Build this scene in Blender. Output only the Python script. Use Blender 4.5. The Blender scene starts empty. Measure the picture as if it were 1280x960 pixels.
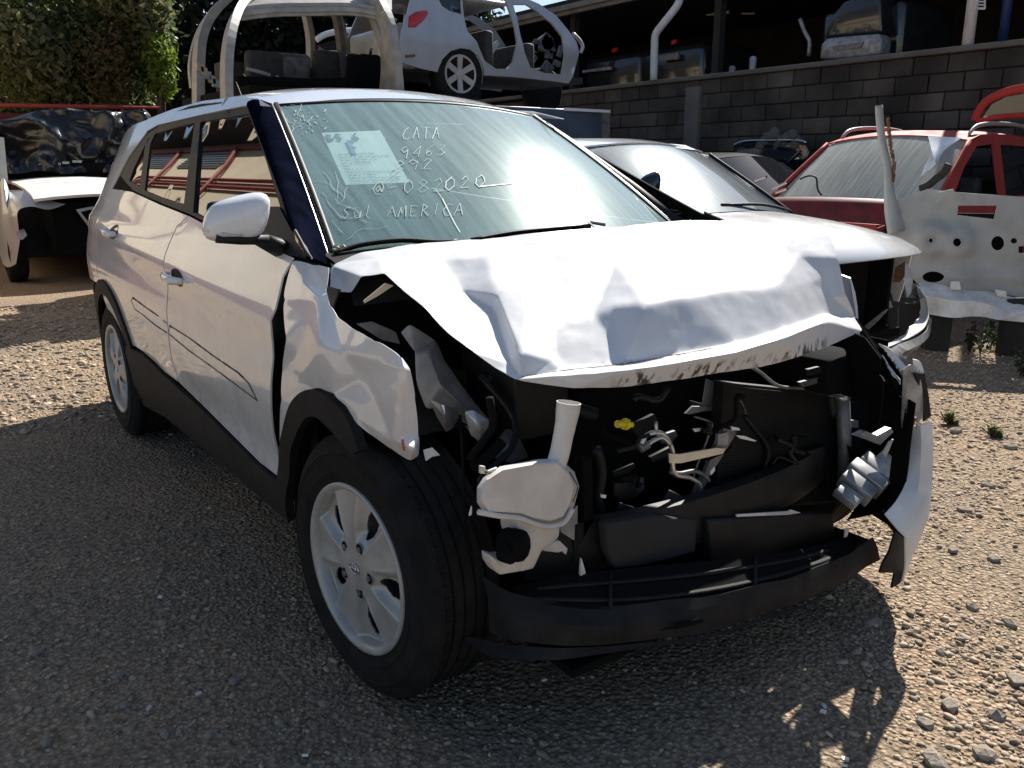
import bpy, bmesh, math, random
import numpy as np
from mathutils import Vector, Matrix, noise
from mathutils.geometry import delaunay_2d_cdt
random.seed(7); rng = np.random.default_rng(7)
R = math.radians
sc = bpy.context.scene
COL = sc.collection

# ------------------------------------------------------------------ camera
CAM = Vector((1.7625, -1.6713, 1.284)); YAW, PITCH, FOC = R(144), R(-14.39), 1056.0
fw = Vector((math.cos(YAW)*math.cos(PITCH), math.sin(YAW)*math.cos(PITCH), math.sin(PITCH)))
rt = fw.cross(Vector((0, 0, 1))).normalized(); up = rt.cross(fw)
cd = bpy.data.cameras.new('camera'); cam = bpy.data.objects.new('camera', cd); COL.objects.link(cam)
cam.matrix_world = Matrix((( rt.x, up.x, -fw.x, CAM.x), (rt.y, up.y, -fw.y, CAM.y), (rt.z, up.z, -fw.z, CAM.z), (0, 0, 0, 1)))
cd.sensor_width = 36; cd.lens = 36*FOC/1280; cd.clip_start = .05; cd.clip_end = 900
sc.camera = cam
# ------------------------------------------------------------------ light
SUN_AZ, SUN_EL = R(116), R(42)
sd = Vector((math.cos(SUN_AZ)*math.cos(SUN_EL), math.sin(SUN_AZ)*math.cos(SUN_EL), math.sin(SUN_EL)))
W = bpy.data.worlds.new('World'); sc.world = W; W.use_nodes = True
wn = W.node_tree.nodes; wl = W.node_tree.links; wn.clear()
sky = wn.new('ShaderNodeTexSky'); sky.sky_type = 'NISHITA'; sky.sun_disc = False
sky.sun_elevation = SUN_EL; sky.sun_rotation = R(90) - SUN_AZ; sky.air_density = 1.0; sky.dust_density = .6
bg = wn.new('ShaderNodeBackground'); bg.inputs[1].default_value = .056
wo = wn.new('ShaderNodeOutputWorld'); wl.new(sky.outputs[0], bg.inputs[0]); wl.new(bg.outputs[0], wo.inputs[0])
sl = bpy.data.lights.new('sun', 'SUN'); sl.energy = 4.2; sl.angle = R(.53); sl.color = (1, .955, .88)
so = bpy.data.objects.new('sun', sl); COL.objects.link(so)
so.rotation_euler = (-sd).to_track_quat('-Z', 'Y').to_euler(); so.location = sd*60
sc.view_settings.view_transform = 'Standard'; sc.view_settings.look = 'None'
sc.view_settings.exposure = 1.12; sc.view_settings.gamma = 1; sc.view_settings.use_curve_mapping = False
sc.cycles.use_denoising = True; sc.cycles.max_bounces = 8; sc.cycles.transparent_max_bounces = 12
sc.cycles.caustics_reflective = False; sc.cycles.caustics_refractive = False; sc.cycles.sample_clamp_indirect = 6

# ------------------------------------------------------------------ picture -> place
def ray(px, py): return rt*((px-640)/FOC) + up*((480-py)/FOC) + fw
def hit(px, py, ax, v):
    d = ray(px, py); return CAM + d*((v-CAM[ax])/d[ax])
def hX(v, *ps): return [hit(x, y, 0, v) for x, y in ps]
def hY(v, *ps): return [hit(x, y, 1, v) for x, y in ps]

# ------------------------------------------------------------------ materials
MATS = {}
def mat(name, col, rough=.5, metal=0, coat=0, var=0, vscale=8, bump=0, bscale=60, spec=.5, col2=None, rvar=0, trans=0, island=0, detail=5, world=0):
    m = bpy.data.materials.new(name); m.use_nodes = True; MATS[name] = m
    n, l = m.node_tree.nodes, m.node_tree.links; b = n['Principled BSDF']
    b.inputs['Base Color'].default_value = (*col, 1); b.inputs['Roughness'].default_value = rough
    b.inputs['Metallic'].default_value = metal; b.inputs['Coat Weight'].default_value = coat; b.inputs['Coat Roughness'].default_value = .04
    b.inputs['Specular IOR Level'].default_value = spec
    if trans: b.inputs['Transmission Weight'].default_value = trans
    tc = n.new('ShaderNodeTexCoord')
    if var or col2 or rvar:
        nz = n.new('ShaderNodeTexNoise'); nz.inputs['Scale'].default_value = vscale; nz.inputs['Detail'].default_value = detail
        gp = n.new('ShaderNodeNewGeometry') if world else None
        l.new(gp.outputs['Position'] if world else tc.outputs['Object'], nz.inputs['Vector'])
        if var or col2:
            cr = n.new('ShaderNodeValToRGB'); cr.color_ramp.elements[0].position = .33; cr.color_ramp.elements[1].position = .68
            c2 = col2 or tuple(min(1, c*(1+var)) for c in col); c1 = col if col2 else tuple(c*(1-var) for c in col)
            cr.color_ramp.elements[0].color = (*c1, 1); cr.color_ramp.elements[1].color = (*c2, 1)
            l.new(nz.outputs['Fac'], cr.inputs['Fac']); last = cr.outputs['Color']
            if island:
                gi = n.new('ShaderNodeNewGeometry'); mr = n.new('ShaderNodeMapRange'); mr.inputs['To Min'].default_value = 1-island; mr.inputs['To Max'].default_value = 1+island
                l.new(gi.outputs['Random Per Island'], mr.inputs['Value'])
                mx = n.new('ShaderNodeVectorMath'); mx.operation = 'SCALE'; l.new(last, mx.inputs[0]); l.new(mr.outputs[0], mx.inputs['Scale']); last = mx.outputs[0]
            l.new(last, b.inputs['Base Color'])
        if rvar:
            mr = n.new('ShaderNodeMapRange'); mr.inputs['To Min'].default_value = max(.02, rough-rvar); mr.inputs['To Max'].default_value = min(1, rough+rvar)
            mr.inputs['From Min'].default_value = .3; mr.inputs['From Max'].default_value = .7
            l.new(nz.outputs['Fac'], mr.inputs['Value']); l.new(mr.outputs[0], b.inputs['Roughness'])
    if bump:
        nb = n.new('ShaderNodeTexNoise'); nb.inputs['Scale'].default_value = bscale; nb.inputs['Detail'].default_value = 4
        bp = n.new('ShaderNodeBump'); bp.inputs['Strength'].default_value = bump; bp.inputs['Distance'].default_value = .01
        l.new(tc.outputs['Object'], nb.inputs['Vector']); l.new(nb.outputs['Fac'], bp.inputs['Height']); l.new(bp.outputs[0], b.inputs['Normal'])
    return m
mat('paint', (.80, .80, .80), .28, coat=1.0, var=.03, vscale=3, rvar=.08)
mat('paint_hood', (.64, .64, .65), .48, coat=.2, var=.04, vscale=9, rvar=.12)
mat('shell_paint', (.30, .29, .27), .5, var=.2, vscale=9)
mat('panel_paint', (.36, .36, .345), .5, var=.15, vscale=6, rvar=.1)
mat('paint_dirty', (.74, .73, .71), .45, coat=.2, var=.12, vscale=7, rvar=.12)
mat('cladding', (.012, .012, .0125), .7, spec=.22, var=.35, vscale=14, bump=.12, bscale=400)
mat('black', (.010, .010, .0105), .55, spec=.3, var=.3, vscale=20)
mat('matt_black', (.006, .006, .006), .95, spec=.12)
mat('gloss_black', (.010, .012, .022), .12, coat=.6)
mat('navy_film', (.004, .005, .011), .8, coat=0, var=.4, vscale=12, spec=0)
mat('rubber', (.011, .011, .0115), .85, spec=.2, var=.35, vscale=22, bump=.25, bscale=90)
mat('tread', (.013, .0125, .0125), .9, spec=.2, var=.4, vscale=30, bump=.35, bscale=140)
mat('silver', (.44, .43, .41), .42, metal=.25, var=.08, vscale=18, rvar=.1)
mat('alu', (.62, .62, .60), .35, metal=.8, var=.1, vscale=25)
mat('steel_grey', (.20, .20, .20), .5, metal=.5, var=.3, vscale=18)
mat('bare_metal', (.33, .33, .34), .42, metal=.35, var=.35, vscale=14)
mat('primer', (.11, .11, .115), .55, metal=.2, var=.4, vscale=16)
mat('tank_plastic', (.66, .62, .57), .42, var=.16, vscale=9, spec=.4)
mat('yellow', (.70, .55, .02), .45)
mat('red_plastic', (.45, .015, .02), .25, coat=.4)
mat('chrome', (.75, .75, .75), .15, metal=1)
mat('interior', (.035, .035, .037), .8, var=.3, vscale=15)
mat('seat_cloth', (.05, .05, .052), .95, var=.3, vscale=40)
mat('headliner', (.42, .40, .36), .95)
mat('airbag', (.55, .53, .42), .9, var=.1)
mat('print_ink', (.05, .06, .12), .8)
mat('marker', (.27, .37, .355), .7)
mat('crack', (.30, .40, .38), .5)
mat('scuff', (.025, .022, .02), .8)
mat('rust', (.16, .08, .04), .8, var=.4, vscale=40)
mat('red_paint', (.40, .05, .04), .7, spec=.3, coat=0, var=.12, vscale=5, rvar=.1)
mat('red_inside', (.13, .012, .012), .55, var=.3, vscale=9)
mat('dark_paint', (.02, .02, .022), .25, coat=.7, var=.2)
mat('silver_paint', (.40, .41, .43), .35, metal=.35, coat=.5, var=.08, vscale=4)
mat('tarp', (.010, .010, .011), .26, var=.3, vscale=6, bump=.3, bscale=9, spec=.6)
mat('white_pipe', (.55, .56, .57), .5, var=.08)
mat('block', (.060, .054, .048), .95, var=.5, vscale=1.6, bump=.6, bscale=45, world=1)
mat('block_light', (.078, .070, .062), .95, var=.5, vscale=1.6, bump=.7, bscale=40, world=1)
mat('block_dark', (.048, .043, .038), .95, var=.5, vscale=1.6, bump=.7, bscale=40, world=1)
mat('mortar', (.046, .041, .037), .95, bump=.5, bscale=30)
mat('concrete', (.12, .112, .105), .95, var=.2, vscale=2, bump=.4, bscale=20)
mat('yellow_wall', (.62, .52, .37), .9, var=.08, vscale=1.5, bump=.2, bscale=20)
mat('red_wall', (.09, .018, .015), .85, var=.3, vscale=2)
mat('red_trim', (.28, .03, .025), .6, var=.15)
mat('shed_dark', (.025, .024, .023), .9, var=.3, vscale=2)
mat('sheet_roof', (.22, .21, .20), .6, metal=.2, var=.2, vscale=3)
mat('steel_blue', (.09, .11, .15), .5, metal=.3, var=.2, vscale=3)
mat('rock', (.27, .225, .18), .95, var=.3, vscale=30, bump=.5, bscale=90)
mat('gravel', (.35, .275, .20), .95, var=.3, vscale=16, island=.35)
mat('bark', (.06, .045, .032), .95, bump=.6, bscale=30)
mat('wood', (.16, .10, .06), .9, var=.3, vscale=6)
mat('blue_post', (.02, .035, .12), .5)
mat('beige', (.45, .38, .27), .8, var=.2)
mat('lens', (.55, .57, .57), .12, coat=.5, var=.2, vscale=20)
mat('blue_sticker', (.05, .1, .35), .5)

def add_dirt(name, zlo, zhi, col, k, scale=7):
    # road dust and splashes on the lower body
    m = MATS[name]; n, l = m.node_tree.nodes, m.node_tree.links; b = n['Principled BSDF']; g = n.new('ShaderNodeNewGeometry'); sx = n.new('ShaderNodeSeparateXYZ'); l.new(g.outputs['Position'], sx.inputs[0])
    r = n.new('ShaderNodeMapRange'); r.inputs['From Min'].default_value = zhi; r.inputs['From Max'].default_value = zlo; l.new(sx.outputs[2], r.inputs['Value'])
    z = n.new('ShaderNodeTexNoise'); z.inputs['Scale'].default_value = scale; z.inputs['Detail'].default_value = 9; z.inputs['Roughness'].default_value = .7; l.new(g.outputs['Position'], z.inputs['Vector'])
    q = n.new('ShaderNodeMapRange'); q.inputs['From Min'].default_value = .42; q.inputs['From Max'].default_value = .7; l.new(z.outputs['Fac'], q.inputs['Value'])
    a = n.new('ShaderNodeMath'); a.operation = 'MULTIPLY_ADD'; a.inputs[1].default_value = .85; a.inputs[2].default_value = .12; l.new(q.outputs[0], a.inputs[0])
    c = n.new('ShaderNodeMath'); c.operation = 'MULTIPLY'; l.new(a.outputs[0], c.inputs[0]); l.new(r.outputs[0], c.inputs[1]); e = n.new('ShaderNodeMath'); e.operation = 'MULTIPLY'; e.inputs[1].default_value = k; l.new(c.outputs[0], e.inputs[0])
    x = n.new('ShaderNodeMix'); x.data_type = 'RGBA'; src = b.inputs['Base Color'].links[0].from_socket; l.new(e.outputs[0], x.inputs[0]); l.new(src, x.inputs[6]); x.inputs[7].default_value = (*col, 1); l.new(x.outputs[2], b.inputs['Base Color'])
add_dirt('paint', .35, .95, (.34, .27, .20), .75); add_dirt('cladding', .1, .8, (.07, .058, .046), .35, 11); add_dirt('rubber', .0, .7, (.05, .042, .034), .35, 12); add_dirt('silver', .0, .6, (.20, .16, .12), .5, 14); add_dirt('paint_hood', .8, 1.3, (.45, .40, .34), .25, 16); add_dirt('tank_plastic', .3, .7, (.35, .28, .20), .5, 16)
def glass_mat(name, tint, dustcol, fdust, fgloss, grough, streak=0, fk=1):
    m = bpy.data.materials.new(name); m.use_nodes = True; MATS[name] = m; m.use_transparent_shadow = True
    n, l = m.node_tree.nodes, m.node_tree.links; n.remove(n['Principled BSDF']); out = n['Material Output']
    t = n.new('ShaderNodeBsdfTransparent'); t.inputs[0].default_value = (*tint, 1)
    d = n.new('ShaderNodeBsdfDiffuse'); d.inputs[0].default_value = (*dustcol, 1)
    g = n.new('ShaderNodeBsdfGlossy'); g.inputs['Roughness'].default_value = grough; g.inputs[0].default_value = (.9, 1, .98, 1)
    g2 = n.new('ShaderNodeBsdfGlossy'); g2.inputs['Roughness'].default_value = .02
    tc = n.new('ShaderNodeTexCoord'); mp = n.new('ShaderNodeMapping'); mp.inputs['Scale'].default_value = (1, 14, 1.2) if streak else (3, 3, 3)
    nz = n.new('ShaderNodeTexNoise'); nz.inputs['Scale'].default_value = 3; nz.inputs['Detail'].default_value = 6
    l.new(tc.outputs['Object'], mp.inputs[0]); l.new(mp.outputs[0], nz.inputs['Vector'])
    mr = n.new('ShaderNodeMapRange'); mr.inputs['From Min'].default_value = .3; mr.inputs['From Max'].default_value = .7
    mr.inputs['To Min'].default_value = fdust*.75; mr.inputs['To Max'].default_value = min(1, fdust*1.25); l.new(nz.outputs['Fac'], mr.inputs['Value'])
    m1 = n.new('ShaderNodeMixShader'); l.new(mr.outputs[0], m1.inputs[0]); l.new(t.outputs[0], m1.inputs[1]); l.new(d.outputs[0], m1.inputs[2])
    m2 = n.new('ShaderNodeMixShader'); m2.inputs[0].default_value = fgloss; l.new(m1.outputs[0], m2.inputs[1]); l.new(g.outputs[0], m2.inputs[2])
    lw = n.new('ShaderNodeLayerWeight'); lw.inputs[0].default_value = .5; pw_ = n.new('ShaderNodeMath'); pw_.operation = 'POWER'; pw_.inputs[1].default_value = 4.5; l.new(lw.outputs['Facing'], pw_.inputs[0]); fr = n.new('ShaderNodeMath'); fr.operation = 'MULTIPLY_ADD'; fr.inputs[1].default_value = .95; fr.inputs[2].default_value = .045; l.new(pw_.outputs[0], fr.inputs[0])
    m3 = n.new('ShaderNodeMixShader'); fm = n.new('ShaderNodeMath'); fm.operation = 'MULTIPLY'; fm.inputs[1].default_value = fk; l.new(fr.outputs[0], fm.inputs[0]); l.new(fm.outputs[0], m3.inputs[0]); l.new(m2.outputs[0], m3.inputs[1]); l.new(g2.outputs[0], m3.inputs[2])
    l.new(m3.outputs[0], out.inputs[0])
glass_mat('windshield', (.86, .98, .96), (.44, .66, .645), .36, .05, .22, 1)
glass_mat('sedan_glass', (.40, .45, .50), (.30, .33, .37), .50, .035, .30, 1)
glass_mat('red_glass', (.5, .55, .5), (.40, .40, .36), .85, .03, .3, 1, .25)
glass_mat('paper_glass', (.9, .9, .9), (.9, .9, .9), .9, .02, .4)
m = mat('side_glass', (.012, .011, .010), .015, spec=1.0); m.node_tree.nodes['Principled BSDF'].inputs['IOR'].default_value = 1.9
mat('dark_glass', (.015, .016, .018), .03, spec=.8)

def ground_mat():
    m = bpy.data.materials.new('dirt'); m.use_nodes = True; MATS['dirt'] = m
    n, l = m.node_tree.nodes, m.node_tree.links; b = n['Principled BSDF']; b.inputs['Roughness'].default_value = .95; b.inputs['Specular IOR Level'].default_value = .2
    tc = n.new('ShaderNodeTexCoord')
    def N(scale, detail=6):
        z = n.new('ShaderNodeTexNoise'); z.inputs['Scale'].default_value = scale; z.inputs['Detail'].default_value = detail; l.new(tc.outputs['Object'], z.inputs['Vector']); return z
    def ramp(src, p0, c0, p1, c1):
        r = n.new('ShaderNodeValToRGB'); e = r.color_ramp.elements; e[0].position = p0; e[1].position = p1; e[0].color = (*c0, 1); e[1].color = (*c1, 1); l.new(src, r.inputs[0]); return r
    big = ramp(N(.9, 4).outputs['Fac'], .38, (.54, .385, .25), .62, (.40, .31, .22))
    fine = ramp(N(45, 8).outputs['Fac'], .3, (.45, .45, .45), .72, (1.2, 1.2, 1.2))
    v = n.new('ShaderNodeTexVoronoi'); v.inputs['Scale'].default_value = 70; l.new(tc.outputs['Object'], v.inputs['Vector'])
    vr = ramp(v.outputs['Distance'], .05, (1.15, 1.15, 1.15), .62, (.62, .62, .62))
    def mul(a, c):
        x = n.new('ShaderNodeMix'); x.data_type = 'RGBA'; x.blend_type = 'MULTIPLY'; x.inputs[0].default_value = 1; l.new(a, x.inputs[6]); l.new(c, x.inputs[7]); return x.outputs[2]
    c = mul(mul(big.outputs[0], fine.outputs[0]), vr.outputs[0]); l.new(c, b.inputs['Base Color'])
    ad = n.new('ShaderNodeMath'); ad.operation = 'SUBTRACT'; l.new(N(60, 6).outputs['Fac'], ad.inputs[0]); l.new(v.outputs['Distance'], ad.inputs[1])
    bp = n.new('ShaderNodeBump'); bp.inputs['Strength'].default_value = .9; bp.inputs['Distance'].default_value = .012; l.new(ad.outputs[0], bp.inputs['Height']); l.new(bp.outputs[0], b.inputs['Normal'])
ground_mat()

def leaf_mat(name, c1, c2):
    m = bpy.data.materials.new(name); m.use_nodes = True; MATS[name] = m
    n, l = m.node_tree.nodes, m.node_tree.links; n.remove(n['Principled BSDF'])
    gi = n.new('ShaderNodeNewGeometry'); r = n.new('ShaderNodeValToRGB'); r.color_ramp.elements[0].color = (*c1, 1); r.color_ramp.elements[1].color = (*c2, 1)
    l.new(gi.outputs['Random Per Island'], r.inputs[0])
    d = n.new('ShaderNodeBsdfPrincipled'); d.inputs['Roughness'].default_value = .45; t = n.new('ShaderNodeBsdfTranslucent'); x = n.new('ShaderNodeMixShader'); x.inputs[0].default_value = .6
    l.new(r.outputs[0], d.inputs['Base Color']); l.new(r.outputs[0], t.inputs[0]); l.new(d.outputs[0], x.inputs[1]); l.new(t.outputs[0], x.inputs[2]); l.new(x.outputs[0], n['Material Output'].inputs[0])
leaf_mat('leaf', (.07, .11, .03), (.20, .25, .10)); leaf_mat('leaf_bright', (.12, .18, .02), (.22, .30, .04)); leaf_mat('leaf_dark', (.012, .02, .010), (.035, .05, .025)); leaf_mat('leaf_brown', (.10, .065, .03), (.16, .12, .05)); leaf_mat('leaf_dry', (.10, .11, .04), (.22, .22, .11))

# ------------------------------------------------------------------ mesh helpers
def tag(o, label=None, cat=None, group=None, kind=None):
    if label: o['label'] = label
    if cat: o['category'] = cat
    if group: o['group'] = group
    if kind: o['kind'] = kind
    return o
ROOTM = {}
def empty(name, loc=(0, 0, 0), rz=0):
    o = bpy.data.objects.new(name, None); COL.objects.link(o); o.location = loc; o.rotation_euler = (0, 0, rz); o.empty_display_size = .1
    ROOTM[o.name] = Matrix.Translation(Vector(loc)) @ Matrix.Rotation(rz, 4, 'Z'); return o
def top(o):
    while o.parent: o = o.parent
    return o
def ob(name, vs, fs, m, parent=None, smooth=True, solid=0, local=False, off=-1, sub=0, recalc=False, sharp=None):
    me = bpy.data.meshes.new(name); me.from_pydata([tuple(v) for v in vs], [], fs); me.update()
    if recalc:
        bm = bmesh.new(); bm.from_mesh(me); bmesh.ops.remove_doubles(bm, verts=bm.verts, dist=1e-5); bmesh.ops.recalc_face_normals(bm, faces=bm.faces); bm.to_mesh(me); bm.free()
    if smooth: me.shade_smooth()
    if m: me.materials.append(MATS[m])
    o = bpy.data.objects.new(name, me); COL.objects.link(o)
    if parent:
        o.parent = parent
        if not local:
            r = top(parent)
            if parent == r and r.name in ROOTM: o.matrix_parent_inverse = ROOTM[r.name].inverted()
            else: o.matrix_parent_inverse = Matrix()
    if sharp:
        me.set_sharp_from_angle(angle=R(sharp))
    if sub:
        s = o.modifiers.new('sub', 'SUBSURF'); s.levels = s.render_levels = sub
    if solid:
        s = o.modifiers.new('sol', 'SOLIDIFY'); s.thickness = solid; s.offset = off
        if smooth: s = o.modifiers.new('split', 'EDGE_SPLIT'); s.split_angle = R(50); s.use_edge_sharp = False
    return o
class MB:
    def __init__(s): s.v, s.f = [], []
    def add(s, vs, fs):
        k = len(s.v); s.v += [Vector(v) for v in vs]; s.f += [tuple(i+k for i in f) for f in fs]; return s
    def box(s, c, d, M=None):
        c = Vector(c); M = M or Matrix.Identity(3); x, y, z = d[0]/2, d[1]/2, d[2]/2
        p = [c + M @ Vector((i*x, j*y, k*z)) for i in (-1, 1) for j in (-1, 1) for k in (-1, 1)]
        return s.add(p, [(0, 1, 3, 2), (4, 6, 7, 5), (0, 4, 5, 1), (2, 3, 7, 6), (0, 2, 6, 4), (1, 5, 7, 3)])
    def tube(s, pts, r, n=8, caps=True, flat=None):
        pts = [Vector(p) for p in pts]; N = len(pts); rs = r if isinstance(r, (list, tuple)) else [r]*N
        T = [(pts[min(i+1, N-1)]-pts[max(i-1, 0)]).normalized() for i in range(N)]
        a = Vector((0, 0, 1)) if abs(T[0].z) < .9 else Vector((1, 0, 0)); u = (a - T[0]*a.dot(T[0])).normalized(); vs = []
        for i in range(N):
            u = (u - T[i]*u.dot(T[i])).normalized(); w = T[i].cross(u)
            for k in range(n):
                q = 2*math.pi*k/n + math.pi/n; cx, cy = math.cos(q), math.sin(q)
                vs.append(pts[i] + u*cx*rs[i]*(flat[0] if flat else 1) + w*cy*rs[i]*(flat[1] if flat else 1))
        fs = [(i*n+k, i*n+(k+1) % n, (i+1)*n+(k+1) % n, (i+1)*n+k) for i in range(N-1) for k in range(n)]
        if caps: fs += [tuple(range(n))[::-1], tuple(range((N-1)*n, N*n))]
        return s.add(vs, fs)
    def prism(s, poly, d):
        d = Vector(d); n = len(poly); p = [Vector(q) for q in poly]
        nn = sum(((p[i]-p[0]).cross(p[(i+1) % n]-p[0]) for i in range(n)), Vector()); 
        if nn.dot(d) > 0: p = p[::-1]
        return s.add(p + [q+d for q in p], [tuple(range(n)), tuple(range(n, 2*n))[::-1]] + [(i, i+n, (i+1) % n+n, (i+1) % n) for i in range(n)])
    def lathe(s, prof, c, axis, n=32, closed=False):
        c = Vector(c); ax = Vector(axis).normalized(); a = Vector((0, 0, 1)) if abs(ax.z) < .9 else Vector((1, 0, 0)); u = (a-ax*a.dot(ax)).normalized(); w = ax.cross(u); P = len(prof); vs = []
        for k in range(n):
            q = 2*math.pi*k/n
            for r_, h in prof: vs.append(c + ax*h + (u*math.cos(q)+w*math.sin(q))*r_)
        fs = [(k*P+j, ((k+1) % n)*P+j, ((k+1) % n)*P+j+1, k*P+j+1) for k in range(n) for j in range(P-1)]
        return s.add(vs, fs)
    def build(s, name, m, parent=None, smooth=False, recalc=True, bevel=0, **k):
        o = ob(name, s.v, s.f, m, parent, smooth=smooth, recalc=recalc, **k)
        if bevel:
            b = o.modifiers.new('b', 'BEVEL'); b.width = bevel; b.segments = 2; b.limit_method = 'ANGLE'; b.angle_limit = R(40); o.data.shade_smooth(); o.data.set_sharp_from_angle(angle=R(50)) if False else None
        return o
def crom(pts, k=6):
    p = [Vector(q) for q in pts]; p = [p[0]*2-p[1]] + p + [p[-1]*2-p[-2]]; o = []
    for i in range(1, len(p)-2):
        for j in range(k):
            t = j/k; a, b, c, d = p[i-1], p[i], p[i+1], p[i+2]
            o.append(.5*((2*b)+(c-a)*t+(2*a-5*b+4*c-d)*t*t+(3*b-a-3*c+d)*t**3))
    o.append(p[-2]); return o
def grid(name, rows, m, parent=None, flip=False, **k):
    n = len(rows[0]); vs = [p for r_ in rows for p in r_]; fs = []
    for i in range(len(rows)-1):
        for j in range(n-1):
            f = (i*n+j, i*n+j+1, (i+1)*n+j+1, (i+1)*n+j); fs.append(f[::-1] if flip else f)
    return ob(name, vs, fs, m, parent, **k)
def inpoly(P, poly):
    P = np.asarray(P, float); x, y = P[:, 0], P[:, 1]; c = np.zeros(len(P), bool); q = np.asarray(poly, float); n = len(q)
    for i in range(n):
        x1, y1 = q[i]; x2, y2 = q[(i+1) % n]
        if y1 == y2: continue
        k = ((y1 > y) != (y2 > y)) & (x < (x2-x1)*(y-y1)/(y2-y1)+x1); c ^= k
    return c
def dens(poly, h):
    o = []
    for i in range(len(poly)):
        a, b = np.array(poly[i], float), np.array(poly[(i+1) % len(poly)], float); k = max(1, int(np.ceil(np.linalg.norm(b-a)/h)))
        o += [tuple(a+(b-a)*j/k) for j in range(k)]
    return o
def cdt(outl, holes, h, inner=()):
    loops = [dens(outl, h)] + [dens(q, h) for q in holes]; pts = []; edges = []
    for L in loops:
        k = len(pts); pts += L; edges += [(k+i, k+(i+1) % len(L)) for i in range(len(L))]
    B = np.array(pts); lo, hi = B.min(0), B.max(0)
    if h < 1e3:
        g = np.array([(x + (h/2 if j % 2 else 0), y) for j, y in enumerate(np.arange(lo[1]+h*.5, hi[1], h*.87)) for x in np.arange(lo[0]+h*.3, hi[0], h)])
        if len(g):
            ok = inpoly(g, outl)
            for q in holes: ok &= ~inpoly(g, q)
            g = g[ok]
            if len(g):
                dd = np.sqrt(((g[:, None]-B[None])**2).sum(2)).min(1); pts += [tuple(p) for p in g[dd > h*.45]]
    pts += list(inner)
    r = delaunay_2d_cdt([Vector(p) for p in pts], edges, [], 0, 1e-7)
    V = np.array([tuple(v) for v in r[0]]); F = [tuple(f) for f in r[2]]
    C_ = np.array([V[list(f)].mean(0) for f in F]); ok = inpoly(C_, outl)
    for q in holes: ok &= ~inpoly(C_, q)
    return V, [f for f, k in zip(F, ok) if k]
def panel(name, outl, f, m, parent, nref, h=.05, holes=(), th=.005, **k):
    V, F = cdt(outl, holes, h); P = [Vector(f(*v)) for v in V]; nr = Vector(nref)
    a = sum(((P[t[1]]-P[t[0]]).cross(P[t[2]]-P[t[0]]) for t in F), Vector())
    if a.dot(nr) < 0: F = [t[::-1] for t in F]
    return ob(name, P, F, m, parent, solid=th, **k)
def crumple(name, pts, outline, creases, m, parent, sub=2, th=.0015, nref=None, metal=0, wrinkle=0):
    """pts {key: (px,py,Vector)}; a sheet triangulated over hand-placed points, hard folds along creases"""
    ks = list(pts); ix = {k: i for i, k in enumerate(ks)}
    edges = [(ix[outline[i]], ix[outline[(i+1) % len(outline)]]) for i in range(len(outline))]
    cre = [(ix[c[i]], ix[c[i+1]]) for c in creases for i in range(len(c)-1)]
    r = delaunay_2d_cdt([Vector(pts[k][:2]) for k in ks], edges+cre, [], 0, 1e-6, True)
    V = np.array([tuple(v) for v in r[0]]); F = [tuple(f) for f in r[2]]
    src = [s[0] if s else -1 for s in r[3]]
    poly = [pts[k][:2] for k in outline]; C_ = np.array([V[list(f)].mean(0) for f in F]); ok = inpoly(C_, poly)
    F = [f for f, k in zip(F, ok) if k and all(src[i] >= 0 for i in f)]
    P = [pts[ks[s]][2] if s >= 0 else Vector() for s in src]
    used = sorted({i for f in F for i in f}); rm = {u: i for i, u in enumerate(used)}
    F = [tuple(rm[i] for i in f) for f in F]; P = [P[u] for u in used]; S_ = [src[u] for u in used]
    a = sum(((P[t[1]]-P[t[0]]).cross(P[t[2]]-P[t[0]]) for t in F), Vector())
    if nref and a.dot(Vector(nref)) < 0: F = [t[::-1] for t in F]
    o = ob(name, P, F, m, parent); me = o.data
    at = me.attributes.new('crease_edge', 'FLOAT', 'EDGE'); cs = {frozenset(e) for e in cre}
    for e in me.edges:
        if frozenset((S_[e.vertices[0]], S_[e.vertices[1]])) in cs: at.data[e.index].value = 1
    if metal:                                       # stiff sheet: flat facets with rounded folds
        s = o.modifiers.new('sub', 'SUBSURF'); s.subdivision_type = 'SIMPLE'; s.levels = s.render_levels = sub
        s = o.modifiers.new('sm', 'SMOOTH'); s.factor = .5; s.iterations = metal
        if wrinkle:
            for sz, k in ((.11, wrinkle), (.035, wrinkle*.25)):
                t = bpy.data.textures.new('wrinkle', 'CLOUDS'); t.noise_scale = sz; t.noise_depth = 1
                s = o.modifiers.new('wr', 'DISPLACE'); s.texture = t; s.texture_coords = 'GLOBAL'; s.strength = k; s.mid_level = .5
        s = o.modifiers.new('sol', 'SOLIDIFY'); s.thickness = th; s.offset = -1
        s = o.modifiers.new('split', 'EDGE_SPLIT'); s.split_angle = R(50); s.use_edge_sharp = False
        return o
    s = o.modifiers.new('sub', 'SUBSURF'); s.levels = s.render_levels = sub; s.boundary_smooth = 'PRESERVE_CORNERS'
    tgt = [v.co.copy() for v in me.vertices]       # pull the smoothed sheet back through the placed points
    for _ in range(4):
        bpy.context.view_layer.update(); dg = bpy.context.evaluated_depsgraph_get(); ev = o.evaluated_get(dg); em = ev.data
        for i, t in enumerate(tgt): me.vertices[i].co += (t - em.vertices[i].co)*.8
        me.update()
    s = o.modifiers.new('sol', 'SOLIDIFY'); s.thickness = th; s.offset = -1
    s = o.modifiers.new('split', 'EDGE_SPLIT'); s.split_angle = R(50); s.use_edge_sharp = False
    return o
def copy_tree(o, parent=None):
    c = o.copy(); COL.objects.link(c); c.parent = parent
    if parent is None and o.name in ROOTM: ROOTM[c.name] = ROOTM[o.name]
    for ch in o.children: copy_tree(ch, c)
    return c
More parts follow.
